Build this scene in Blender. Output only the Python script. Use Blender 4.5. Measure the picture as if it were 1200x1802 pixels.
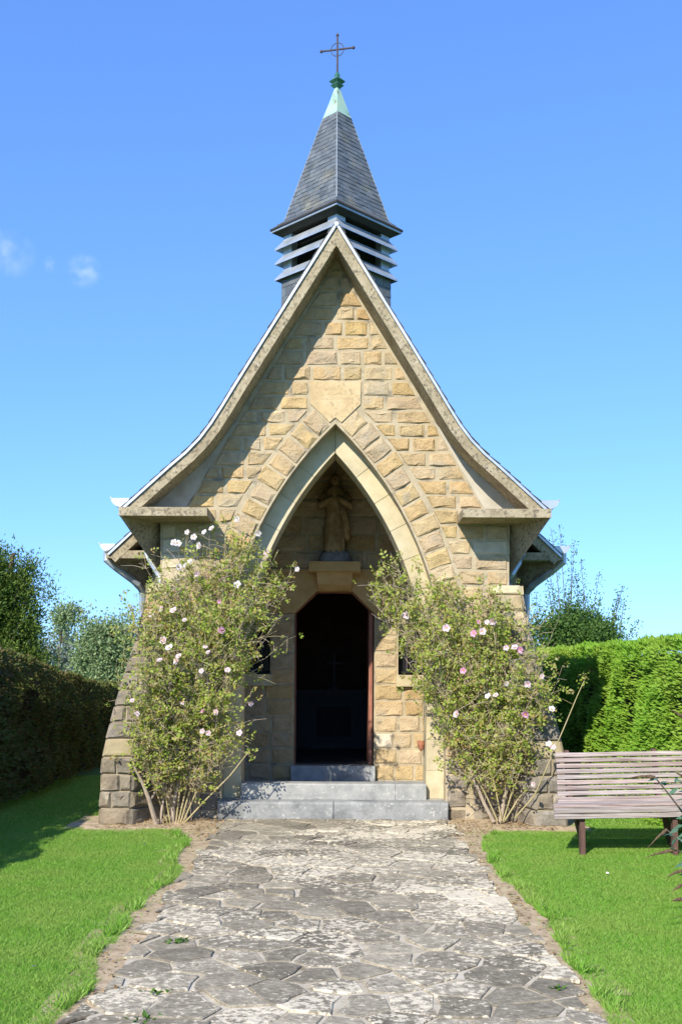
import bpy, math, random
import numpy as np
from mathutils import Vector, Matrix, noise as mnoise

for o in list(bpy.data.objects):
    bpy.data.objects.remove(o, do_unlink=True)
sc = bpy.context.scene
COL = sc.collection
R = math.radians

# ------------------------------------------------------------------ camera
F = 1832.0                       # focal length in pixels of a 1200 x 1802 picture
CX, CY, EYE, ROLL = 588.0, 1190.0, 1.6, 0.0052
cd = bpy.data.cameras.new('camera')
cam = bpy.data.objects.new('camera', cd); COL.objects.link(cam); sc.camera = cam
cd.sensor_fit = 'VERTICAL'; cd.sensor_height = 24.0; cd.lens = 24.0 * F / 1802
cd.shift_y = (CY - 901) / 1802; cd.shift_x = (600 - CX) / 1802
cd.clip_start = 0.05; cd.clip_end = 4000
c_, s_ = math.cos(ROLL), math.sin(ROLL)
cam.matrix_world = Matrix(((c_, -s_, 0, 0), (0, 0, -1, 0), (s_, c_, 0, EYE), (0, 0, 0, 1)))

# ------------------------------------------------------------------ sky and sun
SUNV = Vector((-0.48, -1.0, 0.80)).normalized()      # towards the sun
ELEV = math.asin(SUNV.z)
AZ = math.atan2(SUNV.x, SUNV.y)
w = bpy.data.worlds.new('World'); sc.world = w; w.use_nodes = True
nt = w.node_tree; nt.nodes.clear()
sky = nt.nodes.new('ShaderNodeTexSky'); sky.sky_type = 'NISHITA'; sky.sun_disc = False
sky.sun_elevation = ELEV; sky.sun_rotation = AZ
sky.air_density = 1.0; sky.dust_density = 0.25; sky.ozone_density = 2.2; sky.altitude = 120
gm = nt.nodes.new('ShaderNodeGamma'); gm.inputs['Gamma'].default_value = 0.67       # flatter, deeper blue as the camera saw it
hs = nt.nodes.new('ShaderNodeMix'); hs.data_type = 'RGBA'; hs.blend_type = 'MULTIPLY'; hs.inputs[0].default_value = 1.0; hs.inputs[7].default_value = (.52, .875, 1.56, 1)
bg = nt.nodes.new('ShaderNodeBackground'); bg.inputs['Strength'].default_value = 0.15
wo = nt.nodes.new('ShaderNodeOutputWorld')
nt.links.new(sky.outputs[0], gm.inputs[0]); nt.links.new(gm.outputs[0], hs.inputs[6]); nt.links.new(hs.outputs[2], bg.inputs[0]); nt.links.new(bg.outputs[0], wo.inputs[0])
sl = bpy.data.lights.new('sun', 'SUN'); sl.energy = 3.6; sl.angle = R(0.5); sl.color = (1.0, 0.93, 0.82)
sun = bpy.data.objects.new('sun', sl); COL.objects.link(sun)
sun.rotation_euler = (-SUNV).to_track_quat('-Z', 'Y').to_euler(); sun.location = (-6, -12, 12)
sc.view_settings.view_transform = 'Standard'; sc.view_settings.look = 'None'
sc.view_settings.gamma = 1.0; sc.view_settings.exposure = 1.0
sc.view_settings.use_curve_mapping = False
sc.render.engine = 'CYCLES'
sc.render.resolution_x, sc.render.resolution_y = 681, 1024

def P(px, py, Y):
    "a pixel of the photograph at depth Y -> world point"
    du, dv = px - CX, CY - py
    return Vector(((c_ * du - s_ * dv) / F * Y, Y, EYE + (s_ * du + c_ * dv) / F * Y))
def G(px, py, z=0.0):
    "a pixel on the ground"
    du, dv = px - CX, CY - py
    Y = (z - EYE) * F / (s_ * du + c_ * dv)
    return P(px, py, Y)

# ------------------------------------------------------------------ helpers
ORG = {}                         # world origin used for children of an Empty
def new_obj(name, me, parent=None, loc=(0, 0, 0)):
    o = bpy.data.objects.new(name, me); COL.objects.link(o); o.location = loc
    if parent is not None: o.parent = parent
    return o
def tag(o, label=None, cat=None, group=None, kind=None):
    if label: o['label'] = label
    if cat: o['category'] = cat
    if group: o['group'] = group
    if kind: o['kind'] = kind
    return o
def thing(name, loc, label, cat, group=None, rz=0, local=False):
    o = new_obj(name, None, None, loc); o.rotation_euler = (0, 0, rz); o.empty_display_size = 0.2
    tag(o, label, cat, group)
    ORG[o] = Vector((0, 0, 0)) if local else Vector(loc)
    return o
def org(o):
    return ORG.get(o, Vector((0, 0, 0))) if o is not None else Vector((0, 0, 0))
def part(name, V, Fc, m, parent=None, smooth=False, kind=None, label=None):
    "mesh object from world coordinates (or the parent's own, for local things)"
    A = np.asarray([tuple(v) for v in V], dtype=np.float64)
    c = (A.min(0) + A.max(0)) / 2
    me = bpy.data.meshes.new(name)
    me.from_pydata((A - c).tolist(), [], [tuple(f) for f in Fc]); me.update()
    if m is not None: me.materials.append(m)
    if smooth: me.polygons.foreach_set('use_smooth', [True] * len(me.polygons))
    o = new_obj(name, me, parent, Vector(c) - org(parent))
    ORG[o] = Vector(c)
    if kind: o['kind'] = kind
    if label: o['label'] = label
    return o
def big_mesh(name, V, Fq, m, parent=None, kind=None, smooth=False):
    "fast mesh from numpy: V (n,3), Fq (k,3 or 4)"
    me = bpy.data.meshes.new(name)
    n, k = Fq.shape
    me.vertices.add(len(V)); me.vertices.foreach_set('co', V.astype(np.float32).ravel())
    me.loops.add(n * k); me.loops.foreach_set('vertex_index', Fq.astype(np.int32).ravel())
    me.polygons.add(n); me.polygons.foreach_set('loop_start', (np.arange(n) * k).astype(np.int32))
    me.polygons.foreach_set('loop_total', np.full(n, k, np.int32))
    if smooth: me.polygons.foreach_set('use_smooth', np.ones(n, bool))
    me.update(calc_edges=True); me.validate()
    me.materials.append(m)
    o = new_obj(name, me, parent, -org(parent))
    ORG[o] = Vector((0, 0, 0))
    if kind: o['kind'] = kind
    return o
class MB:
    "collects simple solids into one mesh"
    def __init__(s): s.v, s.f = [], []
    def add(s, V, Fc):
        n = len(s.v); s.v += [tuple(v) for v in V]; s.f += [tuple(i + n for i in f) for f in Fc]; return s
    def box(s, x0, x1, y0, y1, z0, z1):
        return s.add([(x0,y0,z0),(x1,y0,z0),(x1,y1,z0),(x0,y1,z0),(x0,y0,z1),(x1,y0,z1),(x1,y1,z1),(x0,y1,z1)],
                     [(0,3,2,1),(4,5,6,7),(0,1,5,4),(1,2,6,5),(2,3,7,6),(3,0,4,7)])
    def prism(s, poly, y0, y1):
        "polygon in XZ swept along Y"
        n = len(poly)
        a = sum(poly[i][0]*poly[(i+1)%n][1]-poly[(i+1)%n][0]*poly[i][1] for i in range(n))
        if a < 0: poly = poly[::-1]
        V = [(x, y0, z) for x, z in poly] + [(x, y1, z) for x, z in poly]
        Fc = [tuple(range(n)), tuple(range(2*n-1, n-1, -1))] + [(i, n+i, n+(i+1) % n, (i+1) % n) for i in range(n)]
        return s.add(V, Fc)
    def loft(s, rings, cap=True, closed=True):
        n = len(rings[0]); V = [p for r in rings for p in r]; Fc = []
        for i in range(len(rings)-1):
            for j in range(n if closed else n-1):
                k = (j+1) % n
                Fc.append((i*n+j, i*n+k, (i+1)*n+k, (i+1)*n+j))
        if cap:
            Fc.append(tuple(range(n-1, -1, -1))); Fc.append(tuple(range((len(rings)-1)*n, len(rings)*n)))
        return s.add(V, Fc)
    def tube(s, pts, rad, n=6):
        pts = [Vector(p) for p in pts]
        if not hasattr(rad, '__len__'): rad = [rad]*len(pts)
        rings = []; up = Vector((0.31, 0.17, 0.93))
        for i, p in enumerate(pts):
            d = (pts[min(i+1, len(pts)-1)] - pts[max(i-1, 0)]).normalized()
            a = d.cross(up)
            if a.length < 1e-3: a = d.cross(Vector((1, 0, 0)))
            a.normalize(); b = d.cross(a)
            rings.append([p + (a*math.cos(t) + b*math.sin(t))*rad[i] for t in [2*math.pi*q/n for q in range(n)]])
        return s.loft(rings)
    def lathe(s, prof, c=(0, 0, 0), n=12):
        return s.loft([[(c[0]+r*math.cos(2*math.pi*q/n), c[1]+r*math.sin(2*math.pi*q/n), c[2]+z) for q in range(n)] for r, z in prof])
    def sphere(s, c, r, n=8, m=6, sc_=(1, 1, 1)):
        return s.loft([[(c[0]+r*sc_[0]*math.sin(math.pi*i/m)*math.cos(2*math.pi*q/n), c[1]+r*sc_[1]*math.sin(math.pi*i/m)*math.sin(2*math.pi*q/n), c[2]-r*sc_[2]*math.cos(math.pi*i/m)) for q in range(n)] for i in [0.05]+list(range(1, m))+[m-0.05]])
    def part(s, name, m, parent=None, **k): return part(name, s.v, s.f, m, parent, **k)

# ------------------------------------------------------------------ materials
def nodes(name):
    m = bpy.data.materials.new(name); m.use_nodes = True
    t = m.node_tree; t.nodes.clear()
    return m, t, t.nodes, t.links
def ramp(N, cols, pos=None):
    r = N.new('ShaderNodeValToRGB'); e = r.color_ramp.elements
    pos = pos or [i / max(1, len(cols)-1) for i in range(len(cols))]
    while len(e) < len(cols): e.new(0.5)
    for q, (p, c) in enumerate(zip(pos, cols)): e[q].position = p; e[q].color = (*c, 1)
    return r
def mat(name, cols, scale=6.0, detail=6, rough=0.85, bump=0.3, bscale=40.0, rand=0.0, pos=None, metal=0.0, spec=0.3,
        spots=None, stretch=None, hue_rand=0.0, bdist=0.01, spots2=None):
    "noise-coloured surface; rand = brightness change from object to object; spots = (colour, scale, threshold, softness)"
    m, t, N, L = nodes(name)
    out = N.new('ShaderNodeOutputMaterial'); b = N.new('ShaderNodeBsdfPrincipled'); L.new(b.outputs[0], out.inputs[0])
    b.inputs['Roughness'].default_value = rough; b.inputs['Metallic'].default_value = metal
    b.inputs['Specular IOR Level'].default_value = spec
    g = N.new('ShaderNodeNewGeometry'); vec = g.outputs['Position']
    if stretch:
        mp = N.new('ShaderNodeMapping'); mp.inputs['Scale'].default_value = stretch; L.new(vec, mp.inputs[0]); vec = mp.outputs[0]
    n1 = N.new('ShaderNodeTexNoise'); n1.inputs['Scale'].default_value = scale; n1.inputs['Detail'].default_value = detail; n1.inputs['Roughness'].default_value = 0.62
    L.new(vec, n1.inputs['Vector'])
    r = ramp(N, cols, pos or [0.3 + 0.4*i/max(1, len(cols)-1) for i in range(len(cols))]); L.new(n1.outputs['Fac'], r.inputs[0])
    col = r.outputs[0]
    for sp in (spots, spots2):
        if not sp: continue
        sc_, ss, th, so = sp
        n3 = N.new('ShaderNodeTexNoise'); n3.inputs['Scale'].default_value = ss; n3.inputs['Detail'].default_value = 5; n3.inputs['Roughness'].default_value = 0.6; L.new(vec, n3.inputs['Vector'])
        mr = N.new('ShaderNodeMapRange'); mr.inputs[1].default_value = th-so; mr.inputs[2].default_value = th+so; L.new(n3.outputs['Fac'], mr.inputs[0])
        mx = N.new('ShaderNodeMix'); mx.data_type = 'RGBA'; L.new(mr.outputs[0], mx.inputs[0]); L.new(col, mx.inputs[6]); mx.inputs[7].default_value = (*sc_, 1)
        col = mx.outputs[2]
    if rand or hue_rand:
        oi = N.new('ShaderNodeObjectInfo'); hv = N.new('ShaderNodeHueSaturation')
        mr = N.new('ShaderNodeMapRange'); mr.inputs[3].default_value = 1-rand; mr.inputs[4].default_value = 1+rand; L.new(oi.outputs['Random'], mr.inputs[0]); L.new(mr.outputs[0], hv.inputs['Value'])
        wn = N.new('ShaderNodeTexWhiteNoise'); wn.noise_dimensions = '1D'; L.new(oi.outputs['Random'], wn.inputs['W'])
        ms = N.new('ShaderNodeMapRange'); ms.inputs[3].default_value = 1-2.2*rand; ms.inputs[4].default_value = 1+0.8*rand; L.new(wn.outputs['Value'], ms.inputs[0]); L.new(ms.outputs[0], hv.inputs['Saturation'])
        if hue_rand:
            w2 = N.new('ShaderNodeTexWhiteNoise'); w2.noise_dimensions = '1D'; a = N.new('ShaderNodeMath'); a.operation = 'ADD'; a.inputs[1].default_value = 3.7; L.new(oi.outputs['Random'], a.inputs[0]); L.new(a.outputs[0], w2.inputs['W'])
            mh = N.new('ShaderNodeMapRange'); mh.inputs[3].default_value = 0.5-hue_rand; mh.inputs[4].default_value = 0.5+hue_rand; L.new(w2.outputs['Value'], mh.inputs[0]); L.new(mh.outputs[0], hv.inputs['Hue'])
        L.new(col, hv.inputs['Color']); col = hv.outputs[0]
    L.new(col, b.inputs['Base Color'])
    if bump:
        n2 = N.new('ShaderNodeTexNoise'); n2.inputs['Scale'].default_value = bscale; n2.inputs['Detail'].default_value = 8; n2.inputs['Roughness'].default_value = 0.65; L.new(vec, n2.inputs['Vector'])
        bp = N.new('ShaderNodeBump'); bp.inputs['Strength'].default_value = bump; bp.inputs['Distance'].default_value = bdist; L.new(n2.outputs['Fac'], bp.inputs['Height']); L.new(bp.outputs[0], b.inputs['Normal'])
    return m
def leaf_mat(name, cols, trans=0.35, rough=0.5, pos=None, spec=0.25, big=None):
    m, t, N, L = nodes(name)
    out = N.new('ShaderNodeOutputMaterial'); b = N.new('ShaderNodeBsdfPrincipled'); tr = N.new('ShaderNodeBsdfTranslucent'); mx = N.new('ShaderNodeMixShader')
    g = N.new('ShaderNodeNewGeometry'); r = ramp(N, cols, pos); L.new(g.outputs['Random Per Island'], r.inputs[0]); col = r.outputs[0]
    if big:
        n = N.new('ShaderNodeTexNoise'); n.inputs['Scale'].default_value = big[1]; n.inputs['Detail'].default_value = 3; L.new(g.outputs['Position'], n.inputs['Vector'])
        mr = N.new('ShaderNodeMapRange'); mr.inputs[1].default_value = 0.42; mr.inputs[2].default_value = 0.62; mr.inputs[4].default_value = big[2]; L.new(n.outputs['Fac'], mr.inputs[0])
        mm = N.new('ShaderNodeMix'); mm.data_type = 'RGBA'; L.new(mr.outputs[0], mm.inputs[0]); L.new(col, mm.inputs[6]); mm.inputs[7].default_value = (*big[0], 1); col = mm.outputs[2]
    L.new(col, b.inputs['Base Color']); L.new(col, tr.inputs['Color'])
    b.inputs['Roughness'].default_value = rough; b.inputs['Specular IOR Level'].default_value = spec
    mx.inputs[0].default_value = trans; L.new(b.outputs[0], mx.inputs[1]); L.new(tr.outputs[0], mx.inputs[2]); L.new(mx.outputs[0], out.inputs[0])
    return m

M = {}
M['stone'] = mat('sandstone', [(.39,.275,.135), (.475,.34,.168), (.54,.40,.208)], 9.0, rough=.92, bump=.85, bscale=42, rand=.10, hue_rand=.005, bdist=.025, spots=((.40,.32,.20), 3.1, .60, .07), spots2=((.29,.21,.115), 34, .65, .05))
M['band_stone'] = mat('band_sandstone', [(.26,.21,.12), (.34,.28,.165), (.40,.33,.20)], 5.0, rough=.92, bump=.6, bscale=30, bdist=.015)
M['grey_stone'] = mat('weathered_sandstone', [(.13,.11,.08), (.22,.185,.13), (.30,.25,.17)], 5.0, rough=.93, bump=.9, bscale=26, rand=.15, hue_rand=.008, bdist=.02, spots=((.36,.31,.23), 4.0, .62, .06))
M['shield'] = mat('carved_sandstone', [(.44,.32,.165), (.52,.39,.21), (.57,.44,.26)], 6.0, rough=.9, bump=.6, bscale=50, spots=((.40,.30,.17), 28, .60, .05))
M['smooth_stone'] = mat('dressed_sandstone', [(.42,.35,.205), (.50,.425,.26), (.56,.485,.32)], 4.0, rough=.88, bump=.35, bscale=45, rand=.05, spots=((.30,.235,.14), 30, .68, .05))
M['pale_stone'] = mat('pale_quoin', [(.45,.37,.24), (.55,.46,.31), (.62,.53,.38)], 5.0, rough=.9, bump=.7, bscale=26, rand=.08, bdist=.02)
M['mortar'] = mat('mortar', [(.33,.27,.17), (.41,.34,.22), (.46,.39,.27)], 8, rough=.95, bump=.5, bscale=60, spots=((.20,.175,.13), 6, .62, .08))
M['plaster'] = mat('render_plaster', [(.33,.29,.215), (.42,.375,.29), (.48,.43,.34)], 4, rough=.95, bump=.35, bscale=50)
M['concrete'] = mat('weathered_concrete', [(.24,.195,.12), (.35,.29,.185), (.43,.365,.25)], 5, rough=.93, bump=.6, bscale=70, spots=((.15,.125,.085), 30, .57, .07), spots2=((.46,.41,.32), 21, .66, .04))
M['zinc'] = mat('zinc', [(.36,.40,.44), (.46,.50,.53), (.56,.59,.61)], 5, rough=.42, bump=.08, bscale=20, metal=.55, spec=.5)
M['zinc_dark'] = mat('zinc_pipe', [(.30,.34,.38), (.40,.44,.48)], 5, rough=.45, bump=.08, bscale=20, metal=.5, spec=.5)
M['slate'] = mat('slate', [(.075,.088,.098), (.11,.125,.135), (.15,.165,.17)], 6, rough=.5, bump=.4, bscale=60, rand=.20, spec=.5, spots=((.155,.15,.115), 3.5, .60, .09), spots2=((.38,.41,.42), 24, .71, .03))
M['slate_roof'] = mat('roof_slate', [(.03,.034,.04), (.055,.06,.068)], 6, rough=.5, bump=.4, bscale=60, spec=.5)
M['lead'] = mat('lead_hip', [(.20,.225,.25), (.30,.33,.35)], 12, rough=.6, bump=.2, bscale=40)
M['black'] = mat('dark_board_and_shade', [(.008,.008,.009), (.016,.016,.018)], 6, rough=.8, bump=.1)
M['eave_board'] = mat('dark_eave_board', [(.022,.021,.02), (.04,.036,.033)], 6, rough=.7, bump=.2)
M['copper'] = mat('green_copper', [(.22,.37,.29), (.31,.48,.38), (.38,.47,.34)], 5, rough=.62, bump=.1, bscale=30, spots=((.17,.15,.10), 7, .62, .06))
M['copper_dark'] = mat('dark_copper', [(.03,.10,.075), (.07,.20,.15)], 18, rough=.6, bump=.2)
M['iron'] = mat('rusty_iron', [(.06,.048,.058), (.10,.08,.095)], 30, rough=.75, bump=.2, bscale=90)
M['corbel_stone'] = mat('bounce_warmed_sandstone', [(.46,.29,.11), (.54,.36,.15), (.58,.41,.19)], 5, rough=.9, bump=.4, bscale=40)  # sandstone with the porch's warm bounce light put into its colour
M['step_stone'] = mat('worn_bluestone', [(.20,.205,.20), (.27,.275,.265), (.33,.335,.32)], 7, rough=.8, bump=.5, bscale=60, spots=((.46,.45,.40), 26, .63, .04), spots2=((.15,.155,.15), 3, .60, .08))
M['sill_stone'] = mat('pale_bluestone', [(.25,.25,.235), (.32,.32,.295), (.38,.375,.34)], 7, rough=.8, bump=.5, bscale=60, spots=((.50,.48,.41), 22, .64, .04), spots2=((.19,.195,.19), 3, .62, .08))
M['bluestone'] = mat('bluestone', [(.27,.28,.275), (.34,.35,.345), (.40,.41,.40)], 9, rough=.75, bump=.25, bscale=90, spots=((.55,.55,.50), 30, .68, .03), spots2=((.20,.21,.21), 3, .62, .08))
M['door_wood'] = mat('red_brown_wood', [(.20,.075,.045), (.30,.12,.075), (.34,.17,.11)], 8, rough=.6, bump=.3, stretch=(6, 6, .7))
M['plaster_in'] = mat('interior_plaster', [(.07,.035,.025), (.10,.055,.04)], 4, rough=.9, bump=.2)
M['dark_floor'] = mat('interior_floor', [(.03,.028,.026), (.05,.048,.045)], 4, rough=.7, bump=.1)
M['altar'] = mat('altar_stone', [(.022,.025,.025), (.036,.04,.04)], 4, rough=.7, bump=.1)
M['statue'] = mat('old_plaster_figure', [(.20,.13,.05), (.32,.22,.10), (.42,.32,.18)], 10, rough=.8, bump=.3, bscale=40)
M['statue_base'] = mat('grey_plaster_rock', [(.16,.16,.17), (.30,.30,.31)], 14, rough=.85, bump=.5, bscale=40)
M['soil'] = mat('dry_soil', [(.26,.19,.11), (.42,.32,.20), (.54,.43,.285)], 9, rough=.97, bump=.9, bscale=45, spots=((.14,.10,.06), 14, .63, .05))
M['ground'] = mat('turf_ground', [(.075,.16,.020), (.10,.21,.027), (.15,.22,.05)], 3, rough=.97, bump=.6, bscale=30)
M['bed'] = mat('sandy_joint', [(.36,.30,.20), (.48,.42,.31), (.56,.51,.41)], 8, rough=.96, bump=.6, bscale=70, spots=((.22,.18,.11), 4, .63, .05))
M['wood'] = mat('weathered_plank', [(.15,.105,.09), (.34,.27,.24), (.50,.43,.40)], 7, rough=.85, bump=.8, bscale=10, stretch=(.35, 9, 12), rand=.14, bdist=.006, spots=((.17,.12,.11), 4, .64, .05))
M['wood_dark'] = mat('old_bench_leg', [(.09,.05,.04), (.15,.085,.065)], 8, rough=.85, bump=.3, stretch=(5, 5, .8))
M['bark'] = mat('bark', [(.09,.07,.05), (.16,.125,.09)], 12, rough=.95, bump=.7, bscale=30)
M['cane_grey'] = mat('old_rose_cane', [(.33,.26,.19), (.47,.39,.30)], 20, rough=.9, bump=.3)
M['cane'] = mat('rose_cane', [(.27,.25,.09), (.40,.34,.17), (.46,.36,.23)], 9, rough=.8, bump=.1)
M['rust'] = mat('rusty_clay', [(.28,.10,.05), (.38,.17,.09)], 20, rough=.8, bump=.3)
M['glass'] = mat('dark_pane', [(.012,.013,.015), (.02,.021,.023)], 5, rough=.15, bump=0, spec=.5)
M['leaf_rose'] = leaf_mat('rose_leaf', [(.17,.28,.035), (.32,.44,.060), (.49,.54,.105), (.42,.27,.12), (.40,.50,.075), (.54,.46,.24), (.27,.40,.048), (.46,.52,.11)], .5, .45)
M['leaf_dry'] = leaf_mat('dry_leaf', [(.30,.19,.08), (.42,.30,.15), (.22,.13,.05), (.36,.30,.12)], .25, .7)
M['petal'] = leaf_mat('pink_petal', [(.78,.52,.62), (.82,.66,.70), (.86,.78,.78)], .35, .6)
M['petal_white'] = leaf_mat('white_petal', [(.80,.76,.76), (.86,.84,.82), (.83,.72,.76)], .35, .6)
M['petal_deep'] = leaf_mat('deep_pink_petal', [(.70,.25,.45), (.78,.42,.58), (.80,.55,.66)], .35, .6)
M['stamen'] = mat('stamen', [(.50,.32,.05), (.62,.42,.08)], 30, bump=0)
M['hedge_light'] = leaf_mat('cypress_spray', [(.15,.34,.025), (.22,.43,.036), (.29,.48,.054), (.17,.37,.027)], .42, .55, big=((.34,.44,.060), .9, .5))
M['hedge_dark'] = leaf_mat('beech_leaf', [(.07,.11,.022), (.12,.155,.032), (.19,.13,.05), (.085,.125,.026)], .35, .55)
M['hedge_core'] = mat('hedge_dark_core', [(.012,.014,.006), (.025,.024,.011)], 9, rough=1, bump=.4)
M['conifer'] = leaf_mat('conifer_spray', [(.055,.11,.020), (.105,.17,.026), (.17,.23,.036), (.08,.14,.022)], .3, .6)
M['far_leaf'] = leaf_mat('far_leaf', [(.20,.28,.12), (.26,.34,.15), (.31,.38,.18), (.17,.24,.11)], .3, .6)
M['haze_leaf'] = leaf_mat('hazed_far_leaf', [(.22,.27,.24), (.27,.32,.28), (.29,.30,.24)], .3, .6)  # distance haze put into the leaf colour
M['shrub_leaf'] = leaf_mat('shrub_leaf', [(.065,.14,.030), (.10,.19,.042), (.14,.24,.055)], .35, .5)
M['buddleia'] = leaf_mat('butterfly_bush_leaf', [(.050,.125,.075), (.085,.18,.11), (.14,.23,.15)], .25, .5)
M['spike'] = mat('dry_flower_spike', [(.13,.085,.045), (.22,.15,.085)], 60, rough=1, bump=1.0, bscale=120, bdist=.02)
M['grass'] = leaf_mat('grass_blade', [(.145,.345,.030), (.19,.43,.042), (.25,.48,.060), (.36,.47,.13), (.155,.375,.032)], .4, .45, big=((.31,.45,.09), 1.9, .6))
M['weed'] = leaf_mat('weed_leaf', [(.06,.14,.02), (.10,.20,.03)], .3, .5)

# ------------------------------------------------------------------ polygons and stones
def clip(poly, p, n):
    "keep the side of the line through p where (q-p).n <= 0"
    out = []; k = len(poly)
    for i in range(k):
        a, b = poly[i], poly[(i+1) % k]
        da = (a[0]-p[0])*n[0]+(a[1]-p[1])*n[1]; db = (b[0]-p[0])*n[0]+(b[1]-p[1])*n[1]
        if da <= 0: out.append(a)
        if (da < 0 < db) or (db < 0 < da):
            t = da/(da-db); out.append((a[0]+(b[0]-a[0])*t, a[1]+(b[1]-a[1])*t))
    return out
def area(p): return 0.5*sum(p[i][0]*p[(i+1) % len(p)][1]-p[(i+1) % len(p)][0]*p[i][1] for i in range(len(p)))
def inset(poly, d):
    if area(poly) < 0: poly = poly[::-1]
    out = list(poly)
    for i in range(len(poly)):
        a, b = poly[i], poly[(i+1) % len(poly)]
        dx, dz = b[0]-a[0], b[1]-a[1]; l = math.hypot(dx, dz)
        if l < 1e-6: continue
        n = (dz/l, -dx/l)
        out = clip(out, (a[0]-n[0]*d, a[1]-n[1]*d), n)
        if len(out) < 3: return []
    return out
def densify(poly, step):
    out = []
    for i in range(len(poly)):
        a, b = poly[i], poly[(i+1) % len(poly)]; l = math.hypot(b[0]-a[0], b[1]-a[1]); k = max(1, int(round(l/step)))
        out += [(a[0]+(b[0]-a[0])*q/k, a[1]+(b[1]-a[1])*q/k) for q in range(k)]
    return out
def stone(name, poly, frame, m, parent, rng, joint=.011, proj=.016, rough=1.0, back=.012):
    "rock-faced block on the polygon (2-D in frame (o,u,v,n)); each its own object"
    o, u, v, n = frame
    p = inset(poly, joint/2)
    if len(p) < 3 or abs(area(p)) < .0012: return None
    p = densify(p, .13)
    cx = sum(a[0] for a in p)/len(p); cz = sum(a[1] for a in p)/len(p)
    size = math.sqrt(abs(area(p)))
    V = []; k = len(p)
    J = lambda s: rng.uniform(-s, s)*rough
    for a in p: V.append((a[0]+J(.003), a[1]+J(.003), -back))
    f1 = 1 - min(.3, .030/size*1.3)
    for a in p: V.append((cx+(a[0]-cx)*f1*1.0+J(.006), cz+(a[1]-cz)*f1+J(.006), proj*(.62+J(.30))))
    tx, tz = J(.05), J(.05)
    for a in p: V.append((cx+(a[0]-cx)*.62+J(.022), cz+(a[1]-cz)*.62+J(.018), proj*(.95+J(.55))+tx*(a[0]-cx)+tz*(a[1]-cz)))
    V.append((cx+J(.03), cz+J(.02), proj*(.95+J(.5))))
    Fc = []
    for r_ in (0, 1):
        for i in range(k):
            j = (i+1) % k; Fc.append((r_*k+i, r_*k+j, (r_+1)*k+j, (r_+1)*k+i))
    for i in range(k): Fc.append((2*k+i, 2*k+(i+1) % k, 3*k))
    W = [o + u*a + v*b + n*c for a, b, c in V]
    if u.cross(v).dot(n) < 0: Fc = [f[::-1] for f in Fc]
    return part(name, W, Fc, m, parent)
def wallframe(Y): return (Vector((0, Y, 0)), Vector((1, 0, 0)), Vector((0, 0, 1)), Vector((0, -1, 0)))
# ================================================================== CHAPEL
YF, YW, YR, YD, YN, YB = 11.21, 11.60, 11.80, 13.85, 12.26, 13.0   # verge front, porch wall, arch ring, door wall, nave front, belfry
YEND = 18.5
chapel = thing('chapel', (0, YW, 0), 'small sandstone roadside chapel with flared gable roof, pointed arch and slate spire', 'chapel')
rng = random.Random(11)

# ---- roof profile (right half), from the ridge down
T = [(0, 6.452), (.40, 5.812), (.80, 5.170), (1.10, 4.685), (1.22, 4.485), (1.34, 4.295), (1.46, 4.135), (1.60, 3.99), (1.78, 3.835), (2.285, 3.375)]
KV = 11.21/11.08; T = [(x*KV, 1.6+(z-1.6)*KV) for x, z in T]
TN = T[:-1] + [(2.68, 3.035)]
def offs(prof, d):
    "profile moved d along its outward normal (d < 0: inward); ridge kept on the axis"
    out = []
    for i, (x, z) in enumerate(prof):
        a = prof[max(0, i-1)]; b = prof[min(len(prof)-1, i+1)]
        if i == 0: a = prof[0]; b = prof[1]
        dx, dz = b[0]-a[0], b[1]-a[1]; l = math.hypot(dx, dz); n = (-dz/l, dx/l)
        if i == 0: out.append((0, z + d/n[1]))
        else: out.append((x+n[0]*d, z+n[1]*d))
    return out
def band(prof, d0, d1):
    "closed outline between two offsets, both halves joined over the ridge"
    o_ = offs(prof, d1); i_ = offs(prof, d0)
    top = [(-x, z) for x, z in o_[::-1]] + o_[1:]
    bot = [(-x, z) for x, z in i_[::-1]] + i_[1:]
    return top, bot
def band_mesh(mb, prof, d0, d1, y0, y1):
    top, bot = band(prof, d0, d1); n = len(top)
    V = [(x, y0, z) for x, z in top] + [(x, y0, z) for x, z in bot] + [(x, y1, z) for x, z in top] + [(x, y1, z) for x, z in bot]
    Fc = []
    for i in range(n-1):
        Fc += [(n+i, n+i+1, i+1, i), (2*n+i, 2*n+i+1, 3*n+i+1, 3*n+i), (i, i+1, 2*n+i+1, 2*n+i), (n+i+1, n+i, 3*n+i, 3*n+i+1)]
    Fc += [(0, 2*n, 3*n, n), (n-1, 2*n-1, 4*n-1, 3*n-1)]
    return mb.add(V, Fc)

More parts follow.
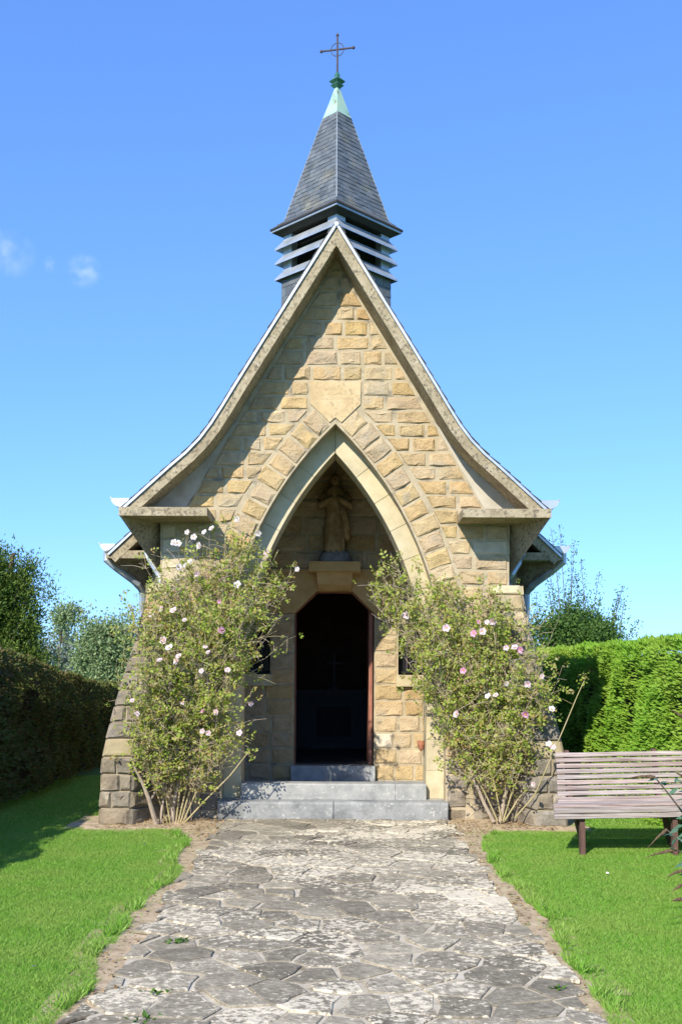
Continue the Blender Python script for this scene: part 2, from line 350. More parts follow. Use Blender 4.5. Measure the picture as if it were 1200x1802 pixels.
roof = band_mesh(MB(), T, -.141, -.040, YF, YN).part('roof', M['concrete'], chapel)
nave_roof = band_mesh(MB(), TN, -.142, -.041, YN+.002, YEND).part('nave_roof', M['concrete'], chapel)
band_mesh(MB(), T, -.036, -.010, YF-.022, YF+.05).part('verge_strip', M['zinc'], roof)
band_mesh(MB(), TN, -.036, -.010, YN-.022, YN+.05).part('verge_strip', M['zinc'], nave_roof)
def slate_cover(prof, y0, y1, parent):
    mb = MB()
    for s in (-1, 1):
        pts = [(0, prof[0][1])] + offs(prof, 0)[1:]
        # walk along the slope
        L_ = [0]
        for a, b in zip(pts, pts[1:]): L_.append(L_[-1]+math.hypot(b[0]-a[0], b[1]-a[1]))
        def at(t):
            for i in range(len(L_)-1):
                if t <= L_[i+1] or i == len(L_)-2:
                    q = (t-L_[i])/(L_[i+1]-L_[i]); a, b = pts[i], pts[i+1]
                    d = ((b[0]-a[0]), (b[1]-a[1])); l = math.hypot(*d)
                    return (a[0]+d[0]*q, a[1]+d[1]*q), (-d[1]/l, d[0]/l)
        k = int(L_[-1]/.145)
        for i in range(k):
            (x0, z0), n0 = at(L_[-1]*i/k); (x1, z1), n1 = at(L_[-1]*(i+1.12)/k if i < k-1 else L_[-1])
            y = y0
            while y < y1-.02:
                w_ = min(rng.uniform(.19, .27), y1-y)
                h0, h1 = .000, .011+rng.uniform(-.003, .003)
                A = [(x0+n0[0]*h0, z0+n0[1]*h0), (x1+n1[0]*h1, z1+n1[1]*h1), (x1+n1[0]*(h1-.009), z1+n1[1]*(h1-.009)), (x0-n0[0]*.004, z0-n0[1]*.004)]
                V = [(s*a, y+.002, b) for a, b in A] + [(s*a, y+w_-.002, b) for a, b in A]
                mb.add(V, [(0, 3, 2, 1), (4, 5, 6, 7), (0, 1, 5, 4), (1, 2, 6, 5), (2, 3, 7, 6)])
                y += w_
    return mb.part('slate_covering', M['slate_roof'], parent, kind='stuff')
slate_cover(T, YF-.012, YN, roof); slate_cover(TN, YN-.012, YEND, nave_roof)
MB().tube([(0, YF-.03, 6.462), (0, YEND, 6.462)], .026, 8).part('ridge_roll', M['zinc_dark'], roof)

# ---- gutters, eave shelves, coves, pipes
def gutter(s, x, z, y0, y1, parent, r=.105):
    rings = []
    for y in (y0, y1):
        outer = [(s*(x+r*math.cos(a)), y, z+r*math.sin(a)*.92) for a in [math.pi*(1+q/8) for q in range(9)]]
        inner = [(s*(x+(r-.008)*math.cos(a)), y, z+(r-.008)*math.sin(a)*.92+.001) for a in [math.pi*(2-q/8) for q in range(9)]]
        rings.append(outer+inner)
    mb = MB().loft(rings)
    for y in (y0+.004, y1-.004):           # stop ends
        mb.prism([(s*(x+(r-.004)*math.cos(a)), z+(r-.004)*math.sin(a)*.92) for a in [math.pi*(1+q/8) for q in range(9)]], y-.003, y+.003)
    mb.tube([(s*(x+r), y0, z+.003), (s*(x+r), y1, z+.003)], .011, 6)
    return mb.part('gutter', M['zinc'], parent)
for s in (-1, 1):
    gutter(s, 2.31, 3.510, YF+.015, YN-.03, roof)
    gutter(s, 2.665, 3.150, YN+.01, YEND, nave_roof)
    MB().box(*sorted((s*1.36, s*2.30)), 11.08, YW+.10, 3.300, 3.392).part('eave_shelf', M['concrete'], chapel)
    MB().box(*sorted((s*1.944, s*2.30)), YW+.102, YN, 3.301, 3.391).part('eave_shelf', M['concrete'], chapel)
    MB().box(*sorted((s*1.95, s*2.69)), YN+.006, YEND, 2.978, 3.070).part('eave_shelf', M['concrete'], chapel)
    def cove(x0, x1, z0, z1, ya, yb, yc, ye):
        V = [(s*x1, ya, z1), (s*x1, ye, z1), (s*x0, yb, z1), (s*x0, yc, z0), (s*x0, ye, z0), (s*x0, ye, z1)]
        Fc = [(0, 2, 3), (0, 3, 4, 1), (2, 5, 4, 3), (0, 1, 5, 2), (1, 4, 5)]
        if s < 0: Fc = [f[::-1] for f in Fc]
        part('eave_cove', V, Fc, M['concrete'], chapel)
    cove(1.945, 2.295, 2.68, 3.2995, 11.11, YW+.12, YW+.38, YN+.3)
    cove(2.22, 2.68, 2.42, 2.9775, YN+.03, YN+.55, YN+.75, YEND)
    # rain pipes: from each gutter back to the wall
    pr = [P(990, 962, YN+.16), P(990, 990, YN+.16), P(975, 1002, YN+.19), P(934, 1032, YN+.35), P(926, 1046, YN+.45), P(926, 1046, YN+.45)+Vector((0, .02, -.6))]
    pr = [Vector((s*p.x, p.y, p.z)) for p in pr]
    MB().tube(pr, .042, 8).part('downpipe', M['zinc'], chapel)
    pq = [P(919, 950, YW+.66), P(918, 977, YW+.66), P(912, 990, YW+.62), P(898, 1012, YW+.52), P(893, 1030, YW+.5), P(893, 1030, YW+.5)+Vector((0, .02, -1.6))]
    pq = [Vector((s*p.x, p.y, p.z)) for p in pq]
    MB().tube(pq, .042, 8).part('downpipe', M['zinc'], chapel)

# ---- arch curves
ACX, ACZ, R1, R2, R3 = -2.793, 1.5, 3.839, 4.041, 4.325
def arc_pt(r, a): return (ACX + r*math.cos(a), ACZ + r*math.sin(a))
def arc_x(r, z):
    if z <= ACZ: return r + ACX
    q = r*r-(z-ACZ)**2
    return math.sqrt(q)+ACX if q > 0 else -1
def apex_a(r): return math.acos(-ACX/r)
def arch_side(r, n=16): return [arc_pt(r, apex_a(r)*i/n) for i in range(n+1)]
def rake_x(z): return .301+(5.735-z)/1.665

# ---- porch front wall (mortar body, plaster corners)
inner = offs(T, -.12)
half = [(1.94, 0), (1.94, 3.35)] + [p for p in inner[::-1] if p[1] > 3.45]
a2 = arch_side(R2-.004)
poly = half + [(-x, z) for x, z in half[-2::-1]] + [(-a2[0][0], 0)] + [(-x, z) for x, z in a2[:-1]] + a2[::-1] + [(a2[0][0], 0)]
front_wall = MB().prism(poly, YW, YW+.30).part('front_wall', M['mortar'], chapel)
# plaster triangles outside the raking edge of the stonework
for s in (-1, 1):
    tri = [(s*rake_x(3.394), 3.394), (s*2.10, 3.394)] + [(s*x, z) for x, z in offs(T, -.10)[::-1] if 3.55 < z < 4.42] + [(s*rake_x(4.45), 4.45)]
    MB().prism(tri, YW-.012, YW+.05).part('plaster_corner', M['plaster'], front_wall)
wf = wallframe(YW)

# ---- carved shield stone above the arch
zt, zm, zb = 4.887, 4.630, 4.424
sh = [(-.283, zt), (-.276, zm), (-.066, zb+.002), (0, zb+.058), (.066, zb+.002), (.276, zm), (.283, zt)][::-1]
mb = MB().prism(inset(sh, .006) if False else sh, YW-.014, YW+.02)
mb.part('shield_stone', M['shield'], front_wall)
# faint worn relief on the shield: a thin incised border and worn letters
mbr = MB()
for rr in range(3):
    x = -.17
    while x < .17:
        w_ = rng.uniform(.012, .03)
        if rng.random() < .75: mbr.box(x, x+w_*.8, YW-.0165, YW-.0138, 4.70+rr*.055-.016+rng.uniform(-.004, .004), 4.70+rr*.055+.012)
        x += w_+rng.uniform(.008, .02)
mbr.part('worn_carving', M['shield'], front_wall, kind='stuff')

# ---- rough outer voussoirs
A_TOP = math.radians(45.55)
n_v = 17
cuts = [A_TOP]
for i in range(n_v): cuts.append(cuts[-1] - A_TOP/n_v*rng.uniform(.86, 1.14))
k = A_TOP/(A_TOP-cuts[-1]); cuts = [A_TOP-(A_TOP-a)*k for a in cuts]
for s in (-1, 1):
    for i in range(n_v):
        a0, a1 = cuts[i], cuts[i+1]
        ro = R3+rng.uniform(-.03, .03)
        q = [arc_pt(R2, a0), arc_pt(ro, a0), arc_pt(ro, a1), arc_pt(R2, a1)]
        stone('voussoir', [(s*x, z) for x, z in q], wf, M['stone'] if (s < 0 or rng.random() < .35) else M['stone'], front_wall, rng, proj=.02)
    z = ACZ
    while z > .05:
        h = min(rng.uniform(.17, .22), z); x1 = R3+ACX+rng.uniform(-.05, .05)
        stone('stone', [(s*(R2+ACX), z-h), (s*x1, z-h), (s*x1, z), (s*(R2+ACX), z)], wf, M['stone'] if z > .7 else M['grey_stone'], front_wall, rng)
        z -= h
# ---- gable and side courses
def course_fill(s, z0, z1, xl0, xl1, xr0, xr1, m_of, frame, parent, lo=.20, hi=.38, centre=False):
    "stones between a left edge (xl at z0, z1) and right edge, right half mirrored by s"
    xa, xb = min(xl0, xl1), max(xr0, xr1)
    x = xa; edges = [xa]
    while x < xb-.001:
        w_ = rng.uniform(lo, hi)
        if xb-(x+w_) < lo*.7: w_ = xb-x
        x += w_; edges.append(min(x, xb))
    for e0, e1 in zip(edges, edges[1:]):
        q = [(e0, z0), (e1, z0), (e1, z1), (e0, z1)]
        dx, dz = xl1-xl0, z1-z0; l = math.hypot(dx, dz)
        q = clip(q, (xl0, z0), (-dz/l, dx/l))
        if len(q) < 3: continue
        dx = xr1-xr0; l = math.hypot(dx, dz)
        q = clip(q, (xr0, z0), (dz/l, -dx/l))
        if len(q) < 3 or abs(area(q)) < .0035: continue
        stone('stone', [(s*x_, z_) for x_, z_ in q], frame, m_of((e0+e1)/2*s, (z0+z1)/2), parent, rng)
def wall_mat(x, z):
    r_ = rng.random()
    if z < .75: return M['grey_stone']
    if z < 1.6 and r_ < .5: return M['grey_stone']
    if 2.6 < z < 3.3 and abs(x) > 1.6 and r_ < .75: return M['pale_stone']
    return M['stone']
zc = [0.0]
while zc[-1] < 3.28: zc.append(zc[-1]+rng.uniform(.155, .185))
k = 3.295/zc[-1]; zc = [z*k for z in zc]
for z0, z1 in zip(zc, zc[1:]):
    for s in (-1, 1): course_fill(s, z0, z1, arc_x(R3+.012, z0), arc_x(R3+.012, z1), 1.94, 1.94, wall_mat, wf, front_wall)
zg = [3.295]
while zg[-1] < 4.86: zg.append(zg[-1]+rng.uniform(.155, .185))
k = (4.890-3.295)/(zg[-1]-3.295); zg = [3.295+(z-3.295)*k for z in zg]
for z0, z1 in zip(zg, zg[1:]):
    for s in (-1, 1):
        l0 = max(arc_x(R3+.012, z0), .29 if z1 > zm else 0); l1 = max(arc_x(R3+.012, z1), .29 if z1 > zm else 0)
        r0, r1 = rake_x(z0), rake_x(z1)
        if z0 < 3.40: r0 = r1 = 1.36 if z1 < 3.40 else min(1.68, r0)
        course_fill(s, z0, z1, l0, l1, r0, r1, wall_mat, wf, front_wall)
z = 4.890
while z < 6.12:
    h = rng.uniform(.150, .178); z1 = min(z+h, 6.14)
    xr0, xr1 = max(.02, rake_x(z)), max(.005, rake_x(z1))
    xa = -xr0; x = xa; edges = [xa]
    while x < xr0-.001:
        w_ = rng.uniform(.22, .40)
        if xr0-(x+w_) < .13: w_ = xr0-x
        x += w_; edges.append(min(x, xr0))
    for e0, e1 in zip(edges, edges[1:]):
        q = [(e0, z), (e1, z), (e1, z1), (e0, z1)]
        dz, dx = z1-z, xr1-xr0; l = math.hypot(dx, dz)
        q = clip(q, (xr0, z), (dz/l, -dx/l)); 
        if len(q) > 2: q = clip(q, (-xr0, z), (-dz/l, -dx/l))
        if len(q) > 2 and abs(area(q)) > .004: stone('stone', q, wf, wall_mat(e0, z), front_wall, rng)
    z = z1

# ---- smooth recessed arch ring and jambs
def ring_seg(ra, rb, a0, a1, y0, y1, s, n=3, top=False):
    V = []; Fc = []
    for i in range(n+1):
        a = a0+(a1-a0)*i/n; p, q = arc_pt(ra, a), arc_pt(rb, a)
        if i == 0 and top: q = arc_pt(rb, apex_a(rb)-.0008)
        V += [(s*p[0], y0, p[1]), (s*q[0], y0, q[1]), (s*q[0], y1, q[1]), (s*p[0], y1, p[1])]
    for i in range(n):
        for j in range(4): Fc.append((4*i+j, 4*i+(j+1) % 4, 4*i+4+(j+1) % 4, 4*i+4+j))
    Fc += [(3, 2, 1, 0), (4*n, 4*n+1, 4*n+2, 4*n+3)]
    if s > 0: Fc = [f[::-1] for f in Fc]
    return V, Fc
arch = MB()
for s in (-1, 1):
    arch.add(*ring_seg(R1+.004, R2+.02, apex_a(R1+.004)-.0008, 0, YR+.006, YR+.40, s, 18, True))
    arch.box(*sorted((s*(R1+ACX+.004), s*(R2+ACX+.02))), YR+.006, YR+.40, .19, ACZ)
arch = arch.part('arch', M['mortar'], chapel)
for s in (-1, 1):
    nv = 8; at = apex_a(R1)-.0015
    c2 = [at*(1-i/nv) for i in range(nv+1)]
    for i in range(nv):
        a0, a1 = c2[i]-.0009, c2[i+1]+.0009
        V, Fc = ring_seg(R1, R2+.012, a0, a1, YR, YR+.405, s, 4, i == 0)
        if i == 0:   # trim the top stone on the axis
            V = [(s*max(0.0015, s*x), y, z) for x, y, z in V]
        part('voussoir', V, Fc, M['smooth_stone'], arch)
    z = ACZ-.003
    while z > .24:
        h = min(rng.uniform(.27, .36), z-.216)
        if z-h < .33: h = z-.216
        MB().box(*sorted((s*(R1+ACX), s*(R2+ACX+.012))), YR+rng.uniform(-.003, .003), YR+.405, z-h+.004, z).part('jamb_stone', M['smooth_stone'], arch)
        z -= h

# ---- porch side walls, floor slab, steps
for s in (-1, 1):
    MB().box(*sorted((s*1.60, s*1.9395)), YW+.301, YD+.25, 0, 3.6).part('side_wall', M['mortar'], chapel)
    wallp = MB().box(*sorted((s*2.02, s*2.22)), YN+.45, YEND-.2, 0, 3.0).part('nave_wall', M['mortar'], chapel)
    MB().box(*sorted((s*1.6, s*2.02)), YD+.252, YD+.45, 0, 3.3).part('nave_wall', M['mortar'], chapel)
floor = MB().box(-1.60, 1.60, YW+.005, YD+.3, .0, .211).part('porch_floor', M['bluestone'], chapel)
for x0, x1 in ((-1.277, -.004), (.004, 1.262)):
    mb = MB()
    prof = [(11.49, .004), (11.485, .185), (11.493, .206), (11.515, .214), (11.72, .214), (11.72, .004)]
    mb.add([(x0, a, b) for a, b in prof]+[(x1, a, b) for a, b in prof], [tuple(range(6)), tuple(range(11, 5, -1))]+[(i, (i+1) % 6, 6+(i+1) % 6, 6+i)[::-1] for i in range(6)])
    mb.part('step', M['step_stone'], chapel)
for i, (x0, x1) in enumerate(((-1.6, -.60), (-.60, .22), (.22, 1.6))):
    MB().box(x0+.003, x1-.003, 11.723, YD+.1, .205, .2135).part('floor_slab', M['bluestone'], floor)

for x0, x1 in ((-1.040, .690), (.694, 1.040)):        # raised sill step between the jambs
    mb = MB(); prof = [(11.705, .2145), (11.702, .375), (11.708, .388), (11.722, .392), (11.95, .392), (11.95, .2145)]
    mb.add([(x0, p_, q_) for p_, q_ in prof]+[(x1, p_, q_) for p_, q_ in prof], [tuple(range(6)), tuple(range(11, 5, -1))]+[(i, (i+1) % 6, 6+(i+1) % 6, 6+i)[::-1] for i in range(6)])
    mb.part('step', M['sill_stone'], chapel)
# ---- wall with the door
DW, DZ0, DZ1, DC, DT = .527, .415, 2.73, 2.44, .238
mb = MB()
for s in (-1, 1):
    for x0, x1, z0, z1 in ((1.22, 1.6, .2, 4.6), (.85, 1.22, .2, 1.62), (.85, 1.22, 2.30, 4.6), (.53, .85, .2, 4.6)):
        mb.box(*sorted((s*x0, s*x1)), YD, YD+.25, z0, z1)
mb.box(-.53, .53, YD, YD+.25, 2.74, 4.6)
back_wall = mb.part('back_wall', M['mortar'], chapel)
bf = wallframe(YD)
lint = [(-.86, DC), (-DW, DC), (-DT, DZ1), (DT, DZ1), (DW, DC), (.86, DC), (.86, 3.02), (-.86, 3.02)]
MB().prism(lint, YD-.03, YD+.20).part('lintel', M['corbel_stone'], chapel)
rows = [.214+.2135*i for i in range(12)]
for i, (z0, z1) in enumerate(zip(rows, rows[1:])):
    z1 = min(z1, DC)
    if z1-z0 < .03: continue
    for s in (-1, 1):
        if z1 < 1.60: course_fill(s, z0, z1, DW+.005, DW+.005, 1.45, 1.45, lambda x, z: M['stone'] if rng.random() > .1 else M['pale_stone'], bf, back_wall, .22, .42)
        else:
            z1b = z1
            stone('stone', [(s*(DW+.005), z0), (s*.85, z0), (s*.85, z1b), (s*(DW+.005), z1b)], bf, M['stone'], back_wall, rng)
            stone('stone', [(s*1.22, z0), (s*1.55, z0), (s*1.55, z1b), (s*1.22, z1b)], bf, M['stone'], back_wall, rng)
z = DC
while z < 4.35:
    z1 = z+.235
    if z < 3.0:
        for s in (-1, 1): course_fill(s, z, min(z1, 3.02), .865, .865, 1.55, 1.55, lambda x, q: M['stone'], bf, back_wall, .25, .45)
        z = min(z1, 3.02) if z1 < 3.3 else z1
    else:
        xr = min(1.5, max(.3, arc_x(R1, z)+.35))
        for s in (-1, 1): course_fill(s, z, z1, 0.0, 0.0, xr, xr, lambda x, q: M['stone'], bf, back_wall, .35, .60)
        z = z1
MB().box(-.565, .545, YD-.10, YD+.12, .2145, DZ0).part('threshold', M['bluestone'], chapel)
# door frame and the leaf standing open inward on the right
mb = MB()
for s in (-1, 1):
    mb.box(*sorted((s*(DW-.002), s*(DW-.016))), YD+.14, YD+.20, DZ0, DC)
    mb.prism([(s*(DW-.002), DC), (s*DT, DZ1-.002), (s*(DT-.01), DZ1-.016), (s*(DW-.016), DC)], YD+.14, YD+.20)
mb.box(-DT, DT, YD+.141, YD+.199, DZ1-.016, DZ1-.002)
mb.part('door_frame', M['door_wood'], chapel)
leaf = MB()
for i in range(6): leaf.box(.462, .508, YD+.05+i*.15, YD+.195+i*.15, DZ0+.01, DC-.01+(.2-abs(i-2.5)*.08))
door = leaf.part('door_leaf', M['door_wood'], chapel)
MB().tube([(.455, YD+.95, 1.42), (.44, YD+.95, 1.42), (.44, YD+.85, 1.42)], .012, 6).part('handle', M['iron'], door)
# windows beside the door
for s in (-1, 1):
    x0, x1 = sorted((s*.85, s*1.22))
    win = MB().box(x0, x1, YD+.14, YD+.15, 1.62, 2.30).part('window', M['glass'], chapel)
    MB().box(x0, x0+.025, YD+.10, YD+.139, 1.645, 2.29).box(x1-.025, x1, YD+.10, YD+.139, 1.645, 2.29).box(x0+.026, x1-.026, YD+.10, YD+.139, 2.262, 2.29).box(x0+.026, x1-.026, YD+.10, YD+.139, 1.645, 1.668).part('frame', M['black'], win)
    for q in (1, 2): MB().box(x0+q*.123-.008, x0+q*.123+.008, YD+.105, YD+.125, 1.67, 2.26).part('bar', M['iron'], win)
    MB().prism([(x0-.03, 1.47), (x1+.03, 1.47), (x1+.03, 1.622), (x0-.03, 1.622)], YD-.085, YD+.10).part('sill', M['smooth_stone'], win)
# corbelled pedestal
ped = MB().box(-.334, .334, YD-.37, YD-.002, 2.96, 3.088).part('pedestal', M['corbel_stone'], chapel)
MB().loft([[(-.205, YD-.10, 2.735), (.205, YD-.10, 2.735), (.205, YD-.03, 2.735), (-.205, YD-.03, 2.735)], [(-.225, YD-.22, 2.80), (.225, YD-.22, 2.80), (.225, YD-.03, 2.80), (-.225, YD-.03, 2.80)], [(-.235, YD-.27, 2.9595), (.235, YD-.27, 2.9595), (.235, YD-.03, 2.9595), (-.235, YD-.03, 2.9595)]]).part('corbel', M['corbel_stone'], ped)
# inside of the nave
MB().box(-2.0, 2.0, YD+.30, YEND-.2, .2, .425).part('nave_floor', M['dark_floor'], chapel)
ew = [(-2.02, 0), (2.02, 0), (2.02, 3.3), (1.25, 4.15), (0, 6.15), (-1.25, 4.15), (-2.02, 3.3)]
MB().prism(ew, YEND-.2, YEND-.11).part('end_wall', M['plaster_in'], chapel); MB().prism(ew, YEND-.108, YEND-.01).part('end_gable', M['mortar'], chapel)
for s in (-1, 1): MB().box(*sorted((s*1.96, s*2.018)), YD+.46, YEND-.21, .426, 3.0).part('inner_wall', M['plaster_in'], chapel)

# ---- buttresses: (z, front-outer x, front y)
BP = [(0, 2.495, 11.05), (.36, 2.48, 11.055), (.73, 2.465, 11.06), (.92, 2.43, 11.09), (1.34, 2.335, 11.17), (1.62, 2.26, 11.22), (1.95, 2.165, 11.29), (2.30, 2.085, 11.37), (2.50, 2.06, 11.41), (2.61, 2.05, 11.43)]
def bp(z):
    for a, b in zip(BP, BP[1:]):
        if z <= b[0]+1e-9:
            t = (z-a[0])/(b[0]-a[0]); return a[1]+(b[1]-a[1])*t, a[2]+(b[2]-a[2])*t
    return BP[-1][1:]
def bplan(z, s, g=0.0):
    xo, yf = bp(z)
    wd = .335
    FO = (xo-g, yf+g); FI = (xo-wd+g, yf+g-.0); t = z/2.61
    BO = (max(1.96, xo-.10)-g, YW+.34); BI = (min(xo-wd+g, 1.80+.05*(1-t))+0, YW+.05)
    return [Vector((s*p[0], p[1], z)) for p in (FO, FI, BI, BO)]
for s in (-1, 1):
    zs = [0, .185, .365, .545, .73, .92] + [.92+(2.50-.92)*i/9 for i in range(1, 10)] + [2.61]
    core = MB().loft([bplan(z, s, .018) for z in zs]).part('buttress', M['mortar'], chapel)
    for i, (z0, z1) in enumerate(zip(zs, zs[1:])):
        a, b = bplan(z0, s), bplan(z1, s)
        faces = [(a[0], a[1], b[1], b[0]), (a[1], a[2], b[2], b[1]), (a[3], a[0], b[0], b[3])]
        for fi, q in enumerate(faces):
            smoothband = (i == 4 or i >= len(zs)-2)
            u = (q[1]-q[0]).normalized(); n = u.cross((q[3]-q[0])).normalized()
            cen = (q[0]+q[1]+q[2]+q[3])/4
            mid = Vector((s*2.05, YW+.1, cen.z))
            if n.dot(cen-mid) < 0: n = -n
            v = n.cross(u); 
            if v.z < 0: v = -v
            q2 = [((p-q[0]).dot(u), (p-q[0]).dot(v)) for p in q]
            wd = q2[1][0]
            m = M['grey_stone'] if z0 < 2.1 or fi == 2 else M['stone']
            if smoothband: m = (M['band_stone'] if i == 4 else M['smooth_stone']) if fi == 0 or i > 5 else M['grey_stone']
            parts_ = [q2]
            if fi == 1 and not smoothband and wd > .3:
                c = rng.uniform(.4, .6)*wd; parts_ = [clip(q2, (c, 0), (1, 0)), clip(q2, (c, 0), (-1, 0))]
            elif fi == 0 and not smoothband and rng.random() < .55 and i > 0:
                c = rng.uniform(.35, .65)*wd; parts_ = [clip(q2, (c, 0), (1, 0)), clip(q2, (c, 0), (-1, 0))]
            elif fi == 2:
                c = rng.uniform(.35, .65)*wd; parts_ = [clip(q2, (c, 0), (1, 0)), clip(q2, (c, 0), (-1, 0))]
            for pq_ in parts_:
                if len(pq_) >= 3: stone('stone', pq_, (q[0], u, v, n), m, core, rng, proj=.014 if smoothband else .018, rough=.35 if smoothband else .9)
# quoin ends of the front wall seen from the side
for s in (-1, 1):
    fr = (Vector((s*1.94, YW, 0)), Vector((0, 1, 0)), Vector((0, 0, 1)), Vector((s, 0, 0)))
    for z0, z1 in zip(zc, zc[1:]):
        if z0 < 2.5: continue
        stone('quoin', [(.0, z0), (.34, z0), (.34, z1), (.0, z1)], fr, M['pale_stone'], front_wall, rng, proj=.012)

# ---- belfry (square set corner-on)
def sq(r, z, cx=0.0, cy=YB): return [(cx, cy-r, z), (cx+r, cy, z), (cx, cy+r, z), (cx-r, cy, z)]
belfry = MB().loft([sq(.52, 5.2), sq(.52, 7.12)]).part('belfry', M['black'], chapel)  # solid black core; its colour stands in for the shade behind the louvres
skirt = MB().loft([sq(.685, 4.9), sq(.675, 6.575)]).part('belfry_base', M['slate_roof'], chapel)
def slate_face(name, A, B, C, D, nrows, wid, parent, m):
    "A,B bottom left/right, C,D top right/left: overlapping slates, each an object"
    A, B, C, D = map(Vector, (A, B, C, D)); n = (B-A).cross(D-A).normalized()
    for i in range(nrows):
        t0 = max(0.0, (i-.12)/nrows); t1 = (i+1)/nrows
        l0, r0 = A+(D-A)*t0, B+(C-B)*t0; l1, r1 = A+(D-A)*t1, B+(C-B)*t1
        k_ = max(1, int(round((r0-l0).length/wid)))
        offs_ = .5 if i % 2 else 0.0
        ed = sorted(set([0.0]+[min(1, max(0, (j+offs_+rng.uniform(-.07, .07))/k_)) for j in range(1, k_)]+([offs_/k_] if offs_ else [])+[1.0]))
        for e0, e1 in zip(ed, ed[1:]):
            if e1-e0 < .25/k_: continue
            g = .0018
            lift = .008+rng.uniform(-.002, .003)
            dz_ = rng.uniform(-.006, .006)
            up = (l1-l0).normalized()
            p0, p1 = l0.lerp(r0, e0)+up*dz_, l0.lerp(r0, e1)+up*dz_; p2, p3 = l1.lerp(r1, e1), l1.lerp(r1, e0)
            d = (p1-p0).normalized()*g
            q = [p0+d, p1-d, p2-d*.8, p3+d*.8]
            V = [q[0]+n*lift, q[1]+n*lift, q[2]+n*.003, q[3]+n*.003, q[0]+n*(lift-.008), q[1]+n*(lift-.008), q[2]-n*.003, q[3]-n*.003]
            part(name, V, [(0, 1, 2, 3), (4, 7, 6, 5), (0, 4, 5, 1), (1, 5, 6, 2), (3, 7, 4, 0)], m, parent)
a, b = sq(.685, 5.55), sq(.677, 6.56)
slate_face('slate', a[3], a[0], b[0], b[3], 9, .13, skirt, M['slate'])
slate_face('slate', a[0], a[1], b[1], b[0], 9, .13, skirt, M['slate'])
# corner posts
for i, (dx, dy) in enumerate(((0, -1), (1, 0), (0, 1), (-1, 0))):
    cx, cy = dx*.555, YB+dy*.555
    MB().loft([sq(.105, 6.57, cx, cy), sq(.105, 7.12, cx, cy)]).part('corner_post', M['zinc'], belfry)
# louvres: three tilted boards round the four sides
for zt_ in (6.975, 6.795, 6.598):
    for i in range(4):
        ro, ri = .768, .655
        o0, o1 = sq(ro, zt_-.046)[i], sq(ro, zt_-.046)[(i+1) % 4]
        i0, i1 = sq(ri, zt_+.062)[i], sq(ri, zt_+.062)[(i+1) % 4]
        th = Vector((0, 0, -.020))
        V = [Vector(p) for p in (o0, o1, i1, i0)]
        V = V + [p+th for p in V]
        part('louvre_board', V, [(0, 1, 2, 3), (4, 7, 6, 5), (0, 4, 5, 1), (2, 6, 7, 3)], M['zinc'], belfry)
# spire
S0, S1, S2 = (.645, 7.285), (.172, 8.565), (.018, 8.945)
spire = MB().loft([sq(.800, 7.178), sq(S0[0], S0[1]-.006), sq(S1[0]-.004, S1[1])]).part('spire', M['slate_roof'], chapel)
e0, e1, e2 = sq(.812, 7.170), sq(S0[0], S0[1]), sq(*S1)
for i in (3, 0):
    j = (i+1) % 4
    slate_face('slate', e0[i], e0[j], e1[j], e1[i], 2, .125, spire, M['slate'])
    slate_face('slate', e1[i], e1[j], e2[j], e2[i], 22, .100, spire, M['slate'])
mb = MB()
for i in (1, 2):
    j = (i+1) % 4
    for q in range(22):
        t0, t1 = q/22, (q+1)/22
        A_, B_, C_, D_ = [Vector(p) for p in (e1[i], e1[j], e2[j], e2[i])]
        n = (B_-A_).cross(D_-A_).normalized()
        V = [A_.lerp(D_, t0)+n*.011, B_.lerp(C_, t0)+n*.011, B_.lerp(C_, t1)+n*.003, A_.lerp(D_, t1)+n*.003]
        mb.add(V, [(0, 1, 2, 3)])
mb.part('slate_courses', M['slate'], spire, kind='stuff')
for i in (0, 1, 3):
    MB().tube([Vector(e1[i])+Vector((0, 0, .006)), Vector(e2[i])+Vector((0, 0, .006))], [.008, .006], 6).part('hip_strip', M['lead'], spire)
# eaves: fascia with a pale strip, dark soffit
MB().loft([sq(.815, 7.128), sq(.815, 7.150)]).part('eave_strip', M['zinc'], spire)
MB().loft([sq(.832, 7.151), sq(.828, 7.176)]).part('eave_edge', M['eave_board'], spire)
MB().loft([sq(.70, 7.085), sq(.795, 7.127)]).part('soffit', M['eave_board'], spire)
MB().loft([sq(.182, 8.548), sq(.176, 8.57), sq(.095, 8.77), sq(S2[0]+.012, 8.95)]).part('copper_cap', M['copper'], spire)
MB().tube([Vector((.012, YB-.165, 8.556)), Vector((.175, YB-.012, 8.552))], .013, 6).part('lead_flashing', M['lead'], spire)
fin = MB().loft([sq(.035, 8.935), sq(.085, 8.975), sq(.062, 8.995), sq(.105, 9.025), sq(.062, 9.062), sq(.03, 9.075), sq(.034, 9.10), sq(.02, 9.14)]).part('finial', M['copper_dark'], spire)
# cross
ca = R(12); ax = Vector((math.cos(ca), -math.sin(ca), 0)); cc = Vector((0, YB, 9.425))
cross = MB().tube([(0, YB, 9.08), (0, YB, 9.60)], [.013, .011], 6).part('cross', M['iron'], chapel)
MB().tube([cc-ax*.20, cc+ax*.20], .011, 6).part('arm', M['iron'], cross)
ring = [cc+(ax*math.cos(t)+Vector((0, 0, 1))*math.sin(t))*.082 for t in [2*math.pi*q/20 for q in range(21)]]
MB().tube(ring, .005, 5).part('ring', M['iron'], cross)
for c in (cc-ax*.205, cc+ax*.205, Vector((0, YB, 9.605))): MB().sphere(c, .020, 8, 6).part('knob', M['iron'], cross)

